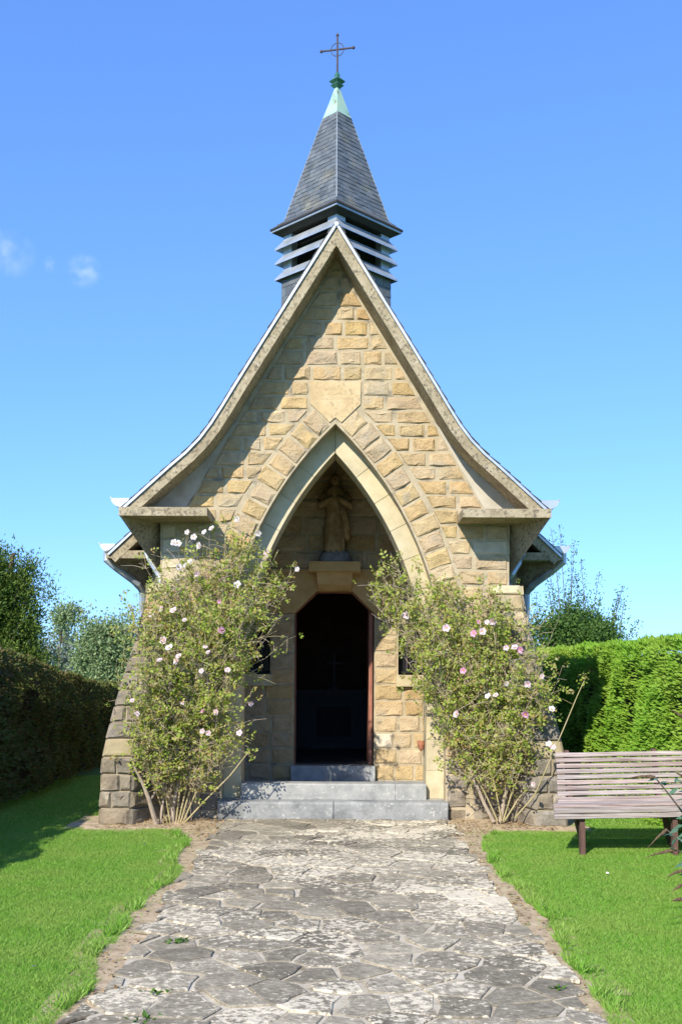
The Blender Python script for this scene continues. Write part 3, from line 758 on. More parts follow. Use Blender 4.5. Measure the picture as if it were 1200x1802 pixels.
# ---- small rust-coloured cup on the jamb
q = P(741, 1310, 12.0)
cup = MB().lathe([(.012, -.075), (.030, -.045), (.045, .0), (.047, .04), (.040, .04), (.036, .005)], (1.005, 12.0, q.z), 12)
cup.tube([(1.03, 12.0, q.z+.0), (1.046, 12.0, q.z)], .016, 6)
o = cup.part('holy_water_cup', M['rust'], None); tag(o, 'small rust brown cup fixed to the right arch jamb', 'cup')

# ---- statue in the niche
st = thing('statue', (0, YD-.185, 3.089), 'weathered robed figure with folded arms standing above the chapel door', 'statue')
YS = YD-.185
rs = random.Random(4); mb = MB(); rings = []
for i in range(6):
    z = 3.089+.032*i; r = [.215, .222, .21, .19, .165, .13][i]
    rings.append([(r*math.cos(t)*(1+.10*math.sin(5*t+i))+rs.uniform(-.012, .012), YS+r*.68*math.sin(t)*(1+.08*math.sin(7*t))+rs.uniform(-.01, .01), z+rs.uniform(-.008, .008)) for t in [2*math.pi*q/20 for q in range(20)]])
mb.loft(rings).part('rock_base', M['statue_base'], st, smooth=True)
prof = [(.135, .105, 3.22), (.140, .11, 3.30), (.138, .105, 3.42), (.130, .10, 3.55), (.122, .095, 3.68), (.118, .09, 3.78), (.125, .088, 3.88), (.140, .085, 3.97), (.120, .075, 4.03), (.055, .05, 4.075), (.040, .042, 4.11)]
rings = []
for i, (rx, ry, z) in enumerate(prof):
    f = max(0, 1-i/7)
    rings.append([(-.005+rx*math.cos(t)*(1+.10*f*math.sin(9*t+.4*math.sin(z*9))), YS+ry*math.sin(t)*(1+.16*f*math.sin(11*t+1)), z) for t in [2*math.pi*q/36 for q in range(36)]])
MB().loft(rings).part('robe', M['statue'], st, smooth=True)
for s in (-1, 1):
    MB().tube([(s*.12, YS, 4.0), (s*.185, YS-.03, 3.90), (s*.19, YS-.06, 3.83), (s*.12, YS-.115, 3.87), (s*.03, YS-.13, 3.93)], [.045, .050, .055, .045, .03], 10).part('arm', M['statue'], st, smooth=True)
MB().tube([(.06, YS-.09, 3.86), (.13, YS-.10, 3.70), (.15, YS-.09, 3.52), (.165, YS-.06, 3.38)], [.03, .05, .06, .03], 8).part('mantle', M['statue'], st, smooth=True)
mb = MB().sphere((0, YS-.01, 4.165), .064, 12, 10, (.88, .95, 1.2))
mb.tube([(0, YS-.068, 4.185), (0, YS-.082, 4.158), (0, YS-.066, 4.15)], [.006, .011, .008], 6)      # nose
for s in (-1, 1): mb.sphere((s*.022, YS-.064, 4.18), .009, 6, 4)
mb.tube([(-.015, YS-.068, 4.128), (.015, YS-.068, 4.128)], .006, 5)
mb.part('head', M['statue'], st, smooth=True)
rings = [[((.075+.012*i)*math.cos(t), YS+.02+(.07+.004*i)*math.sin(t), 4.20-.055*i) for t in [math.pi*q/14 for q in range(-1, 16)]] for i in range(5)]
top = [(.02*math.cos(t), YS+.01+.02*math.sin(t), 4.262) for t in [math.pi*q/14 for q in range(-1, 16)]]
mid = [(.062*math.cos(t), YS+.012+.06*math.sin(t), 4.24) for t in [math.pi*q/14 for q in range(-1, 16)]]
MB().loft([top, mid]+rings, cap=False, closed=False).part('veil', M['statue'], st, smooth=True)

# ---- altar and standing cross inside
al = thing('altar', (0, 17.2, .426), 'dark stone altar table inside the doorway', 'altar')
MB().box(-.75, .75, 16.9, 17.5, .426, 1.30).part('block', M['altar'], al)
MB().box(-.85, .85, 16.82, 17.55, 1.301, 1.38).part('top_slab', M['altar'], al)
MB().box(-.28, .28, 16.885, 16.899, .62, 1.10).part('panel', M['black'], al)
cr = thing('altar_cross', (0, 17.2, 1.381), 'dark standing cross on the altar inside the chapel', 'cross')
MB().lathe([(.09, 0), (.09, .03), (.03, .06)], (0, 17.2, 1.381), 10).part('foot', M['iron'], cr)
MB().box(-.018, .018, 17.185, 17.215, 1.442, 2.0).part('upright', M['iron'], cr)
MB().box(-.13, .13, 17.183, 17.217, 1.80, 1.835).part('arm', M['iron'], cr)
# ================================================================== GROUND
g = MB().add([(-700, -300, -.006), (700, -300, -.006), (700, 1200, -.006), (-700, 1200, -.006)], [(0, 1, 2, 3)]).part('ground', M['ground'])
tag(g, kind='structure')
def nz(x, y, k=1.0): return mnoise.noise(Vector((x*k, y*k, 3.3)))
def soil_left(y): return -1.235 - .16*max(-.2, nz(0.3, y, 1.1)+.25) - .05*nz(2, y, 4) - (.32*max(0, (y-9.3)/1.2)**2 if y > 9.3 else 0)
def soil_right(y): return 1.275 + .15*max(-.15, nz(7.3, y, .9)+.15) + .05*nz(4, y, 4) + (.26*max(0, (y-9.1)/1.3)**2 if y > 9.1 else 0)
def bed_front(x): return 10.72 + .10*nz(x, 1.7, 1.5) + .03*nz(x, 9, 6)
def in_soil(x, y):
    if soil_left(y) < x < soil_right(y) and y < 11.7: return True
    if -2.62 < x < 2.55 and bed_front(x) < y < 11.7: return True
    return False
# soil sheet (below path), uneven
xs = np.linspace(-3.0, 3.0, 61); ys = np.linspace(-1.0, 11.75, 128)
V = []; idx = {}
for j, y in enumerate(ys):
    for i, x in enumerate(xs):
        V.append((x, y, .004 + .010*max(-.3, nz(x, y, 3)) + (.02 if y > 10.9 and abs(x) > 1.35 else 0)*(.6+nz(x, y, 4))))
Fc = []
for j in range(len(ys)-1):
    for i in range(len(xs)-1):
        cx, cy = (xs[i]+xs[i+1])/2, (ys[j]+ys[j+1])/2
        if in_soil(cx, cy) or in_soil(cx-.15, cy) or in_soil(cx+.15, cy) or in_soil(cx, cy+.2):
            a = j*len(xs)+i; Fc.append((a, a+1, a+len(xs)+1, a+len(xs)))
V = np.array(V); used = sorted({q for f in Fc for q in f}); mp = {q: k for k, q in enumerate(used)}
soil = part('soil', V[used], [tuple(mp[q] for q in f) for f in Fc], M['soil'], smooth=True); tag(soil, kind='structure')

# ---- crazy paving: irregular flat stones in a sandy bed
rng = random.Random(5)
PX0, PX1, PY0, PY1 = -1.19, 1.25, 1.2, 11.483
def ex(y): return (PX0 + .035*nz(1, y, 1.7), PX1 + .035*nz(9, y, 1.7))
path = MB()
ysb = np.linspace(PY0-.2, PY1, 60); V = []; Fc = []
for y in ysb:
    a, b = ex(y); V += [(a+.05, y, .0165), (b-.05, y, .0165)]
for i in range(len(ysb)-1): Fc.append((2*i, 2*i+1, 2*i+3, 2*i+2))
# thickness
n = len(V); V += [(x, y, -.03) for x, y, z in V]
for i in range(len(ysb)-1): Fc += [(2*i, 2*i+2, n+2*i+2, n+2*i), (2*i+3, 2*i+1, n+2*i+1, n+2*i+3)]
path = part('path', V, Fc, M['bed']); tag(path, kind='structure')
m, t, N, L = nodes('path_stone')
out = N.new('ShaderNodeOutputMaterial'); b = N.new('ShaderNodeBsdfPrincipled'); L.new(b.outputs[0], out.inputs[0]); b.inputs['Roughness'].default_value = .9; b.inputs['Specular IOR Level'].default_value = .25
g = N.new('ShaderNodeNewGeometry'); oi = N.new('ShaderNodeObjectInfo')
n1 = N.new('ShaderNodeTexNoise'); n1.inputs['Scale'].default_value = 16; n1.inputs['Detail'].default_value = 9; n1.inputs['Roughness'].default_value = .72; L.new(g.outputs['Position'], n1.inputs['Vector'])
r = ramp(N, [(.135, .116, .080), (.235, .205, .146), (.37, .325, .235)], [.3, .5, .7]); L.new(n1.outputs['Fac'], r.inputs[0])
hv = N.new('ShaderNodeHueSaturation'); mr = N.new('ShaderNodeMapRange'); mr.inputs[3].default_value = .66; mr.inputs[4].default_value = 1.38; L.new(oi.outputs['Random'], mr.inputs[0]); L.new(mr.outputs[0], hv.inputs['Value']); L.new(r.outputs[0], hv.inputs['Color'])
# lichen and worn lime: broad patches times small blotches
nb = N.new('ShaderNodeTexNoise'); nb.inputs['Scale'].default_value = .75; nb.inputs['Detail'].default_value = 3; L.new(g.outputs['Position'], nb.inputs['Vector'])
ns = N.new('ShaderNodeTexNoise'); ns.inputs['Scale'].default_value = 24; ns.inputs['Detail'].default_value = 7; ns.inputs['Roughness'].default_value = .68; L.new(g.outputs['Position'], ns.inputs['Vector'])
sx = N.new('ShaderNodeSeparateXYZ'); L.new(g.outputs['Position'], sx.inputs[0])
mx_ = N.new('ShaderNodeMapRange'); mx_.inputs[1].default_value = -1.2; mx_.inputs[2].default_value = 1.2; mx_.inputs[3].default_value = -.045; mx_.inputs[4].default_value = .045; L.new(sx.outputs[0], mx_.inputs[0])
ad = N.new('ShaderNodeMath'); ad.operation = 'MULTIPLY_ADD'; ad.inputs[1].default_value = .55; L.new(nb.outputs['Fac'], ad.inputs[0]); L.new(ns.outputs['Fac'], ad.inputs[2])
ad2 = N.new('ShaderNodeMath'); ad2.operation = 'ADD'; wn = N.new('ShaderNodeTexWhiteNoise'); wn.noise_dimensions = '1D'; L.new(oi.outputs['Random'], wn.inputs['W']); mw = N.new('ShaderNodeMath'); mw.operation = 'MULTIPLY_ADD'; mw.inputs[1].default_value = .13; L.new(wn.outputs['Value'], mw.inputs[0]); L.new(ad.outputs[0], mw.inputs[2]); L.new(mw.outputs[0], ad2.inputs[0]); L.new(mx_.outputs[0], ad2.inputs[1])
th = N.new('ShaderNodeMapRange'); th.inputs[1].default_value = .865; th.inputs[2].default_value = .945; L.new(ad2.outputs[0], th.inputs[0])
ml = N.new('ShaderNodeMix'); ml.data_type = 'RGBA'; L.new(th.outputs[0], ml.inputs[0]); L.new(hv.outputs[0], ml.inputs[6]); ml.inputs[7].default_value = (.62, .545, .395, 1)
L.new(ml.outputs[2], b.inputs['Base Color'])
bp_ = N.new('ShaderNodeBump'); bp_.inputs['Strength'].default_value = .9; bp_.inputs['Distance'].default_value = .01; n2 = N.new('ShaderNodeTexNoise'); n2.inputs['Scale'].default_value = 35; n2.inputs['Detail'].default_value = 8; L.new(g.outputs['Position'], n2.inputs['Vector']); L.new(n2.outputs['Fac'], bp_.inputs['Height']); L.new(bp_.outputs[0], b.inputs['Normal'])
M['path_stone'] = m
# seeds with uneven spacing
seeds = []
tries = 0
while tries < 9000:
    tries += 1
    x, y = rng.uniform(PX0-.1, PX1+.1), rng.uniform(PY0-.1, PY1+.05)
    d = .20 + .24*max(0, nz(x, y, .8)+.12)
    if all((x-a)**2*1.15+(y-b_)**2*.8 > min(d, q)**2 for a, b_, q in seeds): seeds.append((x, y, d))
for i, (x, y, d) in enumerate(seeds):
    a, b_ = ex(y)
    cell = [(PX0-.12, PY0), (PX1+.12, PY0), (PX1+.12, PY1-.004), (PX0-.12, PY1-.004)]
    for k_, (u, v, _) in enumerate(seeds):
        if k_ == i or abs(u-x) > 1.6 or abs(v-y) > 1.6: continue
        nx, ny = u-x, v-y; l = math.hypot(nx, ny)
        cell = clip(cell, ((x+u)/2, (y+v)/2), (nx/l, ny/l))
        if len(cell) < 3: break
    if len(cell) < 3: continue
    a += rng.uniform(-.05, .05); b_ += rng.uniform(-.05, .05); cell = clip(cell, (a, y), (-1, rng.uniform(-.12, .12)))
    if len(cell) > 2: cell = clip(cell, (b_, y), (1, rng.uniform(-.12, .12)))
    cell = inset(cell, rng.uniform(.006, .016))
    if len(cell) < 3 or abs(area(cell)) < .006: continue
    c0 = [(px + rng.uniform(-.018, .018), py + rng.uniform(-.018, .018)) for px, py in densify(cell, .16)]
    cx = sum(p[0] for p in c0)/len(c0); cy = sum(p[1] for p in c0)/len(c0)
    zt = .025 + rng.uniform(-.004, .006); tx, ty = rng.uniform(-.014, .014), rng.uniform(-.014, .014)
    zz = lambda px, py: zt + tx*(px-cx) + ty*(py-cy)
    k_ = len(c0)
    V = [(px, py, .008) for px, py in c0] + [(px, py, zz(px, py)-.004) for px, py in c0] + [(cx+(px-cx)*.95, cy+(py-cy)*.95, zz(px, py)) for px, py in c0]
    Fc = [(q, (q+1) % k_, k_+(q+1) % k_, k_+q) for q in range(k_)] + [(k_+q, k_+(q+1) % k_, 2*k_+(q+1) % k_, 2*k_+q) for q in range(k_)] + [tuple(range(2*k_, 3*k_))]
    part('paving_stone', V, Fc, M['path_stone'], path)

# ---- lawn
rn = np.random.RandomState(3)
def blades(name, x0, x1, y0, y1, dens, label_kind='stuff', hmin=.012, hmax=.027, keep=None, wid=.0030):
    n = int((x1-x0)*(y1-y0)*dens)
    x = rn.uniform(x0, x1, n); y = rn.uniform(y0, y1, n)
    msk = np.array([keep(a, b) for a, b in zip(x, y)]) if keep else np.ones(n, bool)
    x, y = x[msk], y[msk]; n = len(x)
    h = rn.uniform(hmin, hmax, n); an = rn.uniform(0, 2*np.pi, n); lean = rn.uniform(.3, 1.7, n)*h; la = rn.uniform(0, 2*np.pi, n)
    wv = wid*rn.uniform(.7, 1.4, n)
    c, s = np.cos(an)*wv, np.sin(an)*wv
    z = np.full(n, -.004)
    V = np.empty((n, 3, 3)); 
    V[:, 0] = np.stack([x-c, y-s, z], 1); V[:, 1] = np.stack([x+c, y+s, z], 1)
    V[:, 2] = np.stack([x+lean*np.cos(la), y+lean*np.sin(la), z+h], 1)
    Fq = np.arange(3*n).reshape(n, 3)
    return big_mesh(name, V.reshape(-1, 3), Fq, M['grass'], None, label_kind)
# fast soil test on a grid
gx0, gy0, gs = -6.0, -2.0, .025
gw, gh = int(12/gs), int(20/gs)
sl_ = [soil_left(gy0+j*gs) for j in range(gh)]; sr_ = [soil_right(gy0+j*gs) for j in range(gh)]; bfv = [bed_front(gx0+i*gs) for i in range(gw)]
XX = gx0+np.arange(gw)*gs; YY = gy0+np.arange(gh)*gs
soilg = ((XX[None, :] > np.array(sl_)[:, None]) & (XX[None, :] < np.array(sr_)[:, None]) & (YY[:, None] < 11.7))
soilg |= ((XX[None, :] > -2.62) & (XX[None, :] < 2.55) & (YY[:, None] > np.array(bfv)[None, :]) & (YY[:, None] < 11.7))
soilg |= ((np.abs(XX)[None, :] < 2.3) & (YY[:, None] > 11.5))
def keepg(a, b):
    i, j = int((a-gx0)/gs), int((b-gy0)/gs)
    if 0 <= i < gw and 0 <= j < gh: return not soilg[j, i] or rn.rand() < .02
    return True
lw = blades('lawn_grass', -4.2, -1.2, 4.0, 11.2, 26000, keep=keepg); tag(lw, 'short mown bright green lawn left of the stone path', 'grass')
lw = blades('lawn_grass', 1.2, 3.7, 4.0, 11.2, 26000, keep=keepg); tag(lw, 'short mown bright green lawn around the bench', 'grass')
lw = blades('lawn_grass', -4.2, -1.9, 11.2, 16.5, 6000, keep=keepg, wid=.006); tag(lw, 'shaded green lawn between left hedge and chapel wall', 'grass')
lw = blades('lawn_grass', 1.9, 3.7, 11.2, 16.5, 4000, keep=keepg, wid=.006); tag(lw, 'green lawn between right hedge and chapel wall', 'grass')
lw = blades('lawn_grass', -5.0, 5.0, -.5, 4.0, 4000, keep=lambda a, b: not (soil_left(b) < a < soil_right(b)), wid=.005); tag(lw, 'short lawn on both sides of the path foreground', 'grass')
# longer tufts along the ragged lawn edge
n = 0; X_, Y_ = [], []
for q in range(9000):
    b = rn.uniform(4.2, 10.6); s = rn.rand() < .5
    a = (soil_left(b)-abs(rn.normal(0, .05))) if s else (soil_right(b)+abs(rn.normal(0, .05)))
    if nz(a*3, b*3, 1.0) > -.05: X_.append(a+.01); Y_.append(b)
x, y = np.array(X_), np.array(Y_); n = len(x); h = rn.uniform(.03, .075, n); la = rn.uniform(0, 6.28, n); an = rn.uniform(0, 6.28, n); le = h*rn.uniform(.3, 1.1, n); wv = .006*rn.uniform(.6, 1.3, n)
V = np.empty((n, 3, 3)); V[:, 0] = np.stack([x-np.cos(an)*wv, y-np.sin(an)*wv, np.zeros(n)], 1); V[:, 1] = np.stack([x+np.cos(an)*wv, y+np.sin(an)*wv, np.zeros(n)], 1); V[:, 2] = np.stack([x+np.cos(la)*le, y+np.sin(la)*le, h], 1)
o = big_mesh('edge_grass', V.reshape(-1, 3), np.arange(3*n).reshape(n, 3), M['grass'], None, 'stuff'); tag(o, 'ragged longer grass along both edges of the path', 'grass')
# ================================================================== PLANTS
def rvec(rs, n):
    v = rs.normal(size=(n, 3)); return v/np.linalg.norm(v, axis=1)[:, None]
def leaf_cards(name, pts, dirs, nrm, L_, W_, m, parent=None, kind=None, fold=.25):
    "each leaf two triangles folded along its midrib"
    n = len(pts); dirs = dirs/np.linalg.norm(dirs, axis=1)[:, None]
    side = np.cross(dirs, nrm); side /= (np.linalg.norm(side, axis=1)[:, None]+1e-9); up = np.cross(side, dirs)
    L_ = np.broadcast_to(L_, (n,))[:, None]; W_ = np.broadcast_to(W_, (n,))[:, None]
    V = np.empty((n, 4, 3)); mid = pts+dirs*L_*.45
    V[:, 0] = pts; V[:, 1] = mid+side*W_*.5+up*W_*fold; V[:, 2] = pts+dirs*L_; V[:, 3] = mid-side*W_*.5+up*W_*fold
    i = np.arange(n)*4
    Fq = np.concatenate([np.stack([i, i+1, i+2], 1), np.stack([i, i+2, i+3], 1)])
    return big_mesh(name, V.reshape(-1, 3), Fq, m, parent, kind)
def curve(a, b, c, n=7):
    return [a.lerp(b, t).lerp(b.lerp(c, t), t) for t in [i/n for i in range(n+1)]]

# ---- hedges
def hedge(name, x, y0, y1, h0, h1, thick, side, leafm, label, dens, L_, W_, seed, low=0.0, lump=.10):
    "clipped hedge running along Y, face at x turned to `side` (+1 faces +X)"
    rs = np.random.RandomState(seed)
    t = thing(name, (x, y0, 0), label, 'hedge')
    hh = (lambda y: float(np.interp(y, h0, h1))) if hasattr(h0, '__len__') else (lambda y: h0+(h1-h0)*(y-y0)/(y1-y0))
    lumpf = lambda y, z: lump*mnoise.noise(Vector((y*1.1, z*1.6, seed))) + lump*.5*mnoise.noise(Vector((y*3.3, z*3.9, seed+5)))
    # solid dark core added to block light; inner shade put into its colour
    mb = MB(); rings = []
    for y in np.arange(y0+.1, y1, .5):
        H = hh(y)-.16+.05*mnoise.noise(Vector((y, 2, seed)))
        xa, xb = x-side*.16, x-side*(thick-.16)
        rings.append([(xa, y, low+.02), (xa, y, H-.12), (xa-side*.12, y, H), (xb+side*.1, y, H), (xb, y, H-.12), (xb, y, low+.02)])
    mb.loft(rings).part('dark_core', M['hedge_core'], t)
    pts, dirs = [], []
    A = (y1-y0)
    n = int(A*hh((y0+y1)/2)*dens)
    y = rs.uniform(y0, y1, n); u = rs.uniform(0, 1, n)
    for yy, uu in zip(y, u):
        H = hh(yy)+.06*mnoise.noise(Vector((yy*1.3, 8, seed))); z = low+uu*(H-low)
        if mnoise.noise(Vector((yy*2.6, z*3.4, seed+9))) < -.22 and rs.rand() < .7: continue
        e = max(0, z-(H-.22))/.22
        dx = lumpf(yy, z)-.10*e*e - abs(rs.normal(0, .035))
        pts.append((x+side*dx, yy, z)); dirs.append((side*(1-.5*e), rs.normal(0, .5), .35+.5*e+rs.normal(0, .35)))
    n2 = int(A*thick*dens*.8); y = rs.uniform(y0, y1, n2); u = rs.uniform(0, thick, n2)
    for yy, uu in zip(y, u):
        H = hh(yy)+.06*mnoise.noise(Vector((yy*1.3, 8, seed)))+.05*mnoise.noise(Vector((uu*3, yy*3, seed)))
        pts.append((x-side*uu, yy, H-.03-abs(rs.normal(0, .03)))); dirs.append((rs.normal(0, .5), rs.normal(0, .5), 1.0))
    n3 = int(A*hh((y0+y1)/2)*dens*.35); y = rs.uniform(y0, y1, n3); u = rs.uniform(0, 1, n3)
    for yy, uu in zip(y, u):
        pts.append((x-side*(thick+lumpf(yy, uu*3)), yy, low+uu*(hh(yy)-low))); dirs.append((-side, rs.normal(0, .5), .3))
    n4 = int(thick*hh(y0)*dens)
    for yy in (y0, y1):
        for _ in range(n4): pts.append((x-side*rs.uniform(0, thick), yy+rs.normal(0, .03), low+rs.uniform(0, 1)*(hh(yy)-low))); dirs.append((rs.normal(0, .4), -1 if yy == y0 else 1, .3))
    pts, dirs = np.array(pts), np.array(dirs); N_ = len(pts)
    nr = rvec(rs, N_)*.55+np.array([side*.5, -.5, .7])
    leaf_cards('foliage', pts, dirs, nr, L_*rs.uniform(.6, 1.4, N_), W_*rs.uniform(.7, 1.3, N_), leafm, t, 'stuff')
    if low > .05:
        for k_, yy in enumerate(np.arange(y0+.3, y1, .45)):
            MB().tube([(x-side*.35, yy, 0), (x-side*(.33+.1*math.sin(k_*3)), yy+.05, .3), (x-side*.35, yy+.1*math.sin(k_), .8)], [.03, .025, .02], 6).part('stem', M['bark'], t)
    return t
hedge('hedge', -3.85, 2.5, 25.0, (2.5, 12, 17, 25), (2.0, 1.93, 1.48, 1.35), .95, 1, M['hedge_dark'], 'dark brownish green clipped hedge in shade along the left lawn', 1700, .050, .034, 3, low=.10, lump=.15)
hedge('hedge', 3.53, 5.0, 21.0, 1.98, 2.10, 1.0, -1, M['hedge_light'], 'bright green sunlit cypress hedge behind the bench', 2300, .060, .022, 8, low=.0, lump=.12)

# ---- trees
def tree(name, base, top_z, blobs, leafm, label, nclump, per, L_, W_, seed, spread=.25, trunk_r=.12, up=0.0, flat=False, cat='tree', group=None):
    "trunk with limbs to the clumps; crown of leaf-sized faces; blobs = [(centre, radii)]"
    rs = np.random.RandomState(seed); base = Vector(base)
    t = thing(name, base, label, cat, group)
    cl = []
    vol = np.array([r[0]*r[1]*r[2] for c, r in blobs]); vol = vol/vol.sum()
    for _ in range(nclump):
        c, r = blobs[rs.choice(len(blobs), p=vol)]
        d = rvec(rs, 1)[0]*rs.uniform(.45, 1.0)**.5
        cl.append((c[0]+d[0]*r[0], c[1]+d[1]*r[1], c[2]+d[2]*r[2]))
    mb = MB(); cx = sum(c[0][0] for c in blobs)/len(blobs); cy = sum(c[0][1] for c in blobs)/len(blobs)
    crown_top = max(c[2] for c in cl)
    spine = [base.lerp(Vector((cx, cy, crown_top-.1)), q/6)+Vector((.05*math.sin(q*2+seed), .05*math.cos(q*1.7), 0))*(1 if q else 0) for q in range(7)]
    mb.tube(spine, [trunk_r*(1-.13*q) for q in range(7)], 8)
    for c in cl[::3]:
        c = Vector(c); k_ = min(5, max(1, int((c.z-base.z)/max(.1, crown_top-base.z)*6)-1)); a = spine[k_]
        mb.tube(curve(a, a.lerp(c, .5)+Vector((0, 0, .15)), c, 4), [trunk_r*.28, trunk_r*.2, trunk_r*.14, trunk_r*.09, trunk_r*.05], 5)
    mb.part('trunk', M['bark'], t)
    cl = np.array(cl); k_ = rs.choice(len(cl), nclump*per)
    sp = spread*rs.uniform(.5, 1.4, len(cl))[k_][:, None]
    off = rs.normal(0, 1, (len(k_), 3))*sp*np.array([1, 1, .75 if flat else 1])
    pts = cl[k_]+off; dirs = rvec(rs, len(pts))+off/(sp+1e-6)*.4+np.array([0, 0, up])
    leaf_cards('crown', pts, dirs, rvec(rs, len(pts))+np.array([0, 0, .5]), L_*rs.uniform(.6, 1.4, len(pts)), W_*rs.uniform(.7, 1.3, len(pts)), leafm, t, 'stuff')
    return t
def bl(px, py, Y, rx, rz, ry=None): c = P(px, py, Y); return ((c.x, c.y, c.z), (rx*Y/F, (ry or rx)*Y/F, rz*Y/F))
# broad dark conifer, top left
tree('conifer_tree', (-8.2, 25, 0), 5, [bl(15, 1090, 25, 48, 85), bl(28, 1010, 25, 36, 42), bl(-50, 1050, 25, 80, 100), bl(66, 1050, 25, 24, 30), bl(60, 1100, 25, 26, 24), bl(10, 1165, 25, 70, 50)], M['conifer'], 'broad dark green conifer above the left hedge', 300, 190, .095, .034, 21, spread=.17, trunk_r=.2, up=.5)
tree('leafy_tree', (-11.4, 46, 0), 6, [bl(185, 1120, 46, 30, 30), bl(180, 1165, 46, 40, 38), bl(215, 1150, 46, 26, 40), bl(222, 1085, 46, 8, 22), bl(205, 1220, 46, 55, 45)], M['far_leaf'], 'grey green leafy tree between dark conifer and chapel', 230, 170, .15, .09, 22, spread=.28, trunk_r=.2, up=.2)
tree('leafy_tree', (-12.4, 46.5, 0), 6, [bl(118, 1083, 46.5, 20, 14), bl(98, 1066, 46.5, 12, 9), bl(138, 1098, 46.5, 9, 9), bl(108, 1110, 46.5, 14, 12), bl(92, 1210, 46.5, 25, 20)], M['far_leaf'], 'small leafy tree top reaching out from the dark conifer', 45, 110, .13, .08, 23, spread=.20, trunk_r=.05, up=.2)
tree('pale_tree', (-19.5, 75, 0), 8, [bl(118, 1140, 75, 30, 30), bl(90, 1165, 75, 36, 34), bl(140, 1175, 75, 30, 30), bl(110, 1225, 75, 60, 40)], M['haze_leaf'], 'pale hazy tree in the distance above the left hedge', 120, 60, .30, .18, 24, spread=.40, trunk_r=.2, up=.2)
# wispy upright shrub behind the right hedge
tree('upright_shrub', (4.75, 20.0, 0), 4, [bl(1010, 1125, 20, 70, 40), bl(975, 1110, 20, 40, 45), bl(1050, 1120, 20, 42, 30), bl(1010, 1190, 20, 80, 50)], M['shrub_leaf'], 'loose leafy shrub with upright shoots behind the right hedge', 150, 190, .065, .036, 25, spread=.13, trunk_r=.07, up=.4)
shrub = [o for o in bpy.data.objects if o.name.startswith('upright_shrub')][0]
rs = np.random.RandomState(31); mb = MB(); lp, ld = [], []
for px, py in ((985, 928), (1000, 985), (1010, 950), (1016, 1010), (1052, 1005), (1060, 1050), (1095, 1030), (1100, 1060), (1125, 1092), (970, 930), (960, 1030), (945, 1045), (1030, 1040), (1080, 1075), (940, 1080), (995, 1040), (1042, 1060), (968, 1010), (1022, 985), (1088, 1045)):
    tip = P(px+rs.normal(0, 2), py, 20+rs.normal(0, .3)); root = Vector((4.75+rs.normal(0, .4), 20+rs.normal(0, .3), 1.7))
    root.x = root.x*.45+tip.x*.55-.05
    cv = curve(root, root.lerp(tip, .5)+Vector((rs.normal(0, .06), 0, .15)), tip, 8); mb.tube(cv, [.012-.001*q for q in range(9)], 4)
    for q in range(130):
        t_ = rs.uniform(.1, 1.0)**.8; a = cv[min(8, int(t_*8))].lerp(cv[min(8, int(t_*8)+1)], t_*8 % 1)
        lp.append((a.x+rs.normal(0, .075)*(1.45-t_), a.y+rs.normal(0, .075), a.z+rs.normal(0, .05))); ld.append((rs.normal(), rs.normal(), .6+rs.normal(0, .5)))
mb.part('shoots', M['bark'], shrub); lp, ld = np.array(lp), np.array(ld)
leaf_cards('shoot_leaves', lp, ld, rvec(rs, len(lp)), .05*rs.uniform(.6, 1.3, len(lp)), .028, M['shrub_leaf'], shrub, 'stuff')

# ---- climbing roses
def in_poly(x, y, poly):
    r_ = False; j = len(poly)-1
    for i in range(len(poly)):
        if (poly[i][1] > y) != (poly[j][1] > y) and x < (poly[j][0]-poly[i][0])*(y-poly[i][1])/(poly[j][1]-poly[i][1])+poly[i][0]: r_ = not r_
        j = i
    return r_
def bloom_mesh(name, m, r, seed, open_=1.0):
    rs_ = random.Random(seed); V, Fc = [], []
    for layer, (k_, rr, lift) in enumerate(((5, r, .25), (5, r*.72, .55), (3, r*.42, .9))):
        for i in range(k_):
            a = 2*math.pi*(i+.5*layer)/k_+rs_.uniform(-.2, .2); w_ = 1.15*math.pi/k_
            pts = [(0, 0, 0)]
            for da, q in ((-w_, .62), (-w_*.7, .95), (0, 1.05), (w_*.7, .95), (w_, .62)):
                q2 = q*rr*rs_.uniform(.88, 1.1); pts.append((q2*math.cos(a+da), q2*math.sin(a+da), lift*q2*open_+rs_.uniform(-.06, .06)*r))
            n = len(V); V += pts; Fc += [(n, n+1, n+2), (n, n+2, n+3), (n, n+3, n+4), (n, n+4, n+5)]
    me = bpy.data.meshes.new(name); me.from_pydata(V, [], Fc); me.materials.append(m); return me
BLOOMS = {k: [bloom_mesh('bloom', M[k], .036, q, .9+.25*q) for q in range(3)] for k in ('petal', 'petal_white', 'petal_deep')}
CENTRE = bpy.data.meshes.new('bloom_centre'); mbc = MB().sphere((0, 0, .008), .008, 6, 4); CENTRE.from_pydata(mbc.v, [], mbc.f); CENTRE.materials.append(M['stamen'])
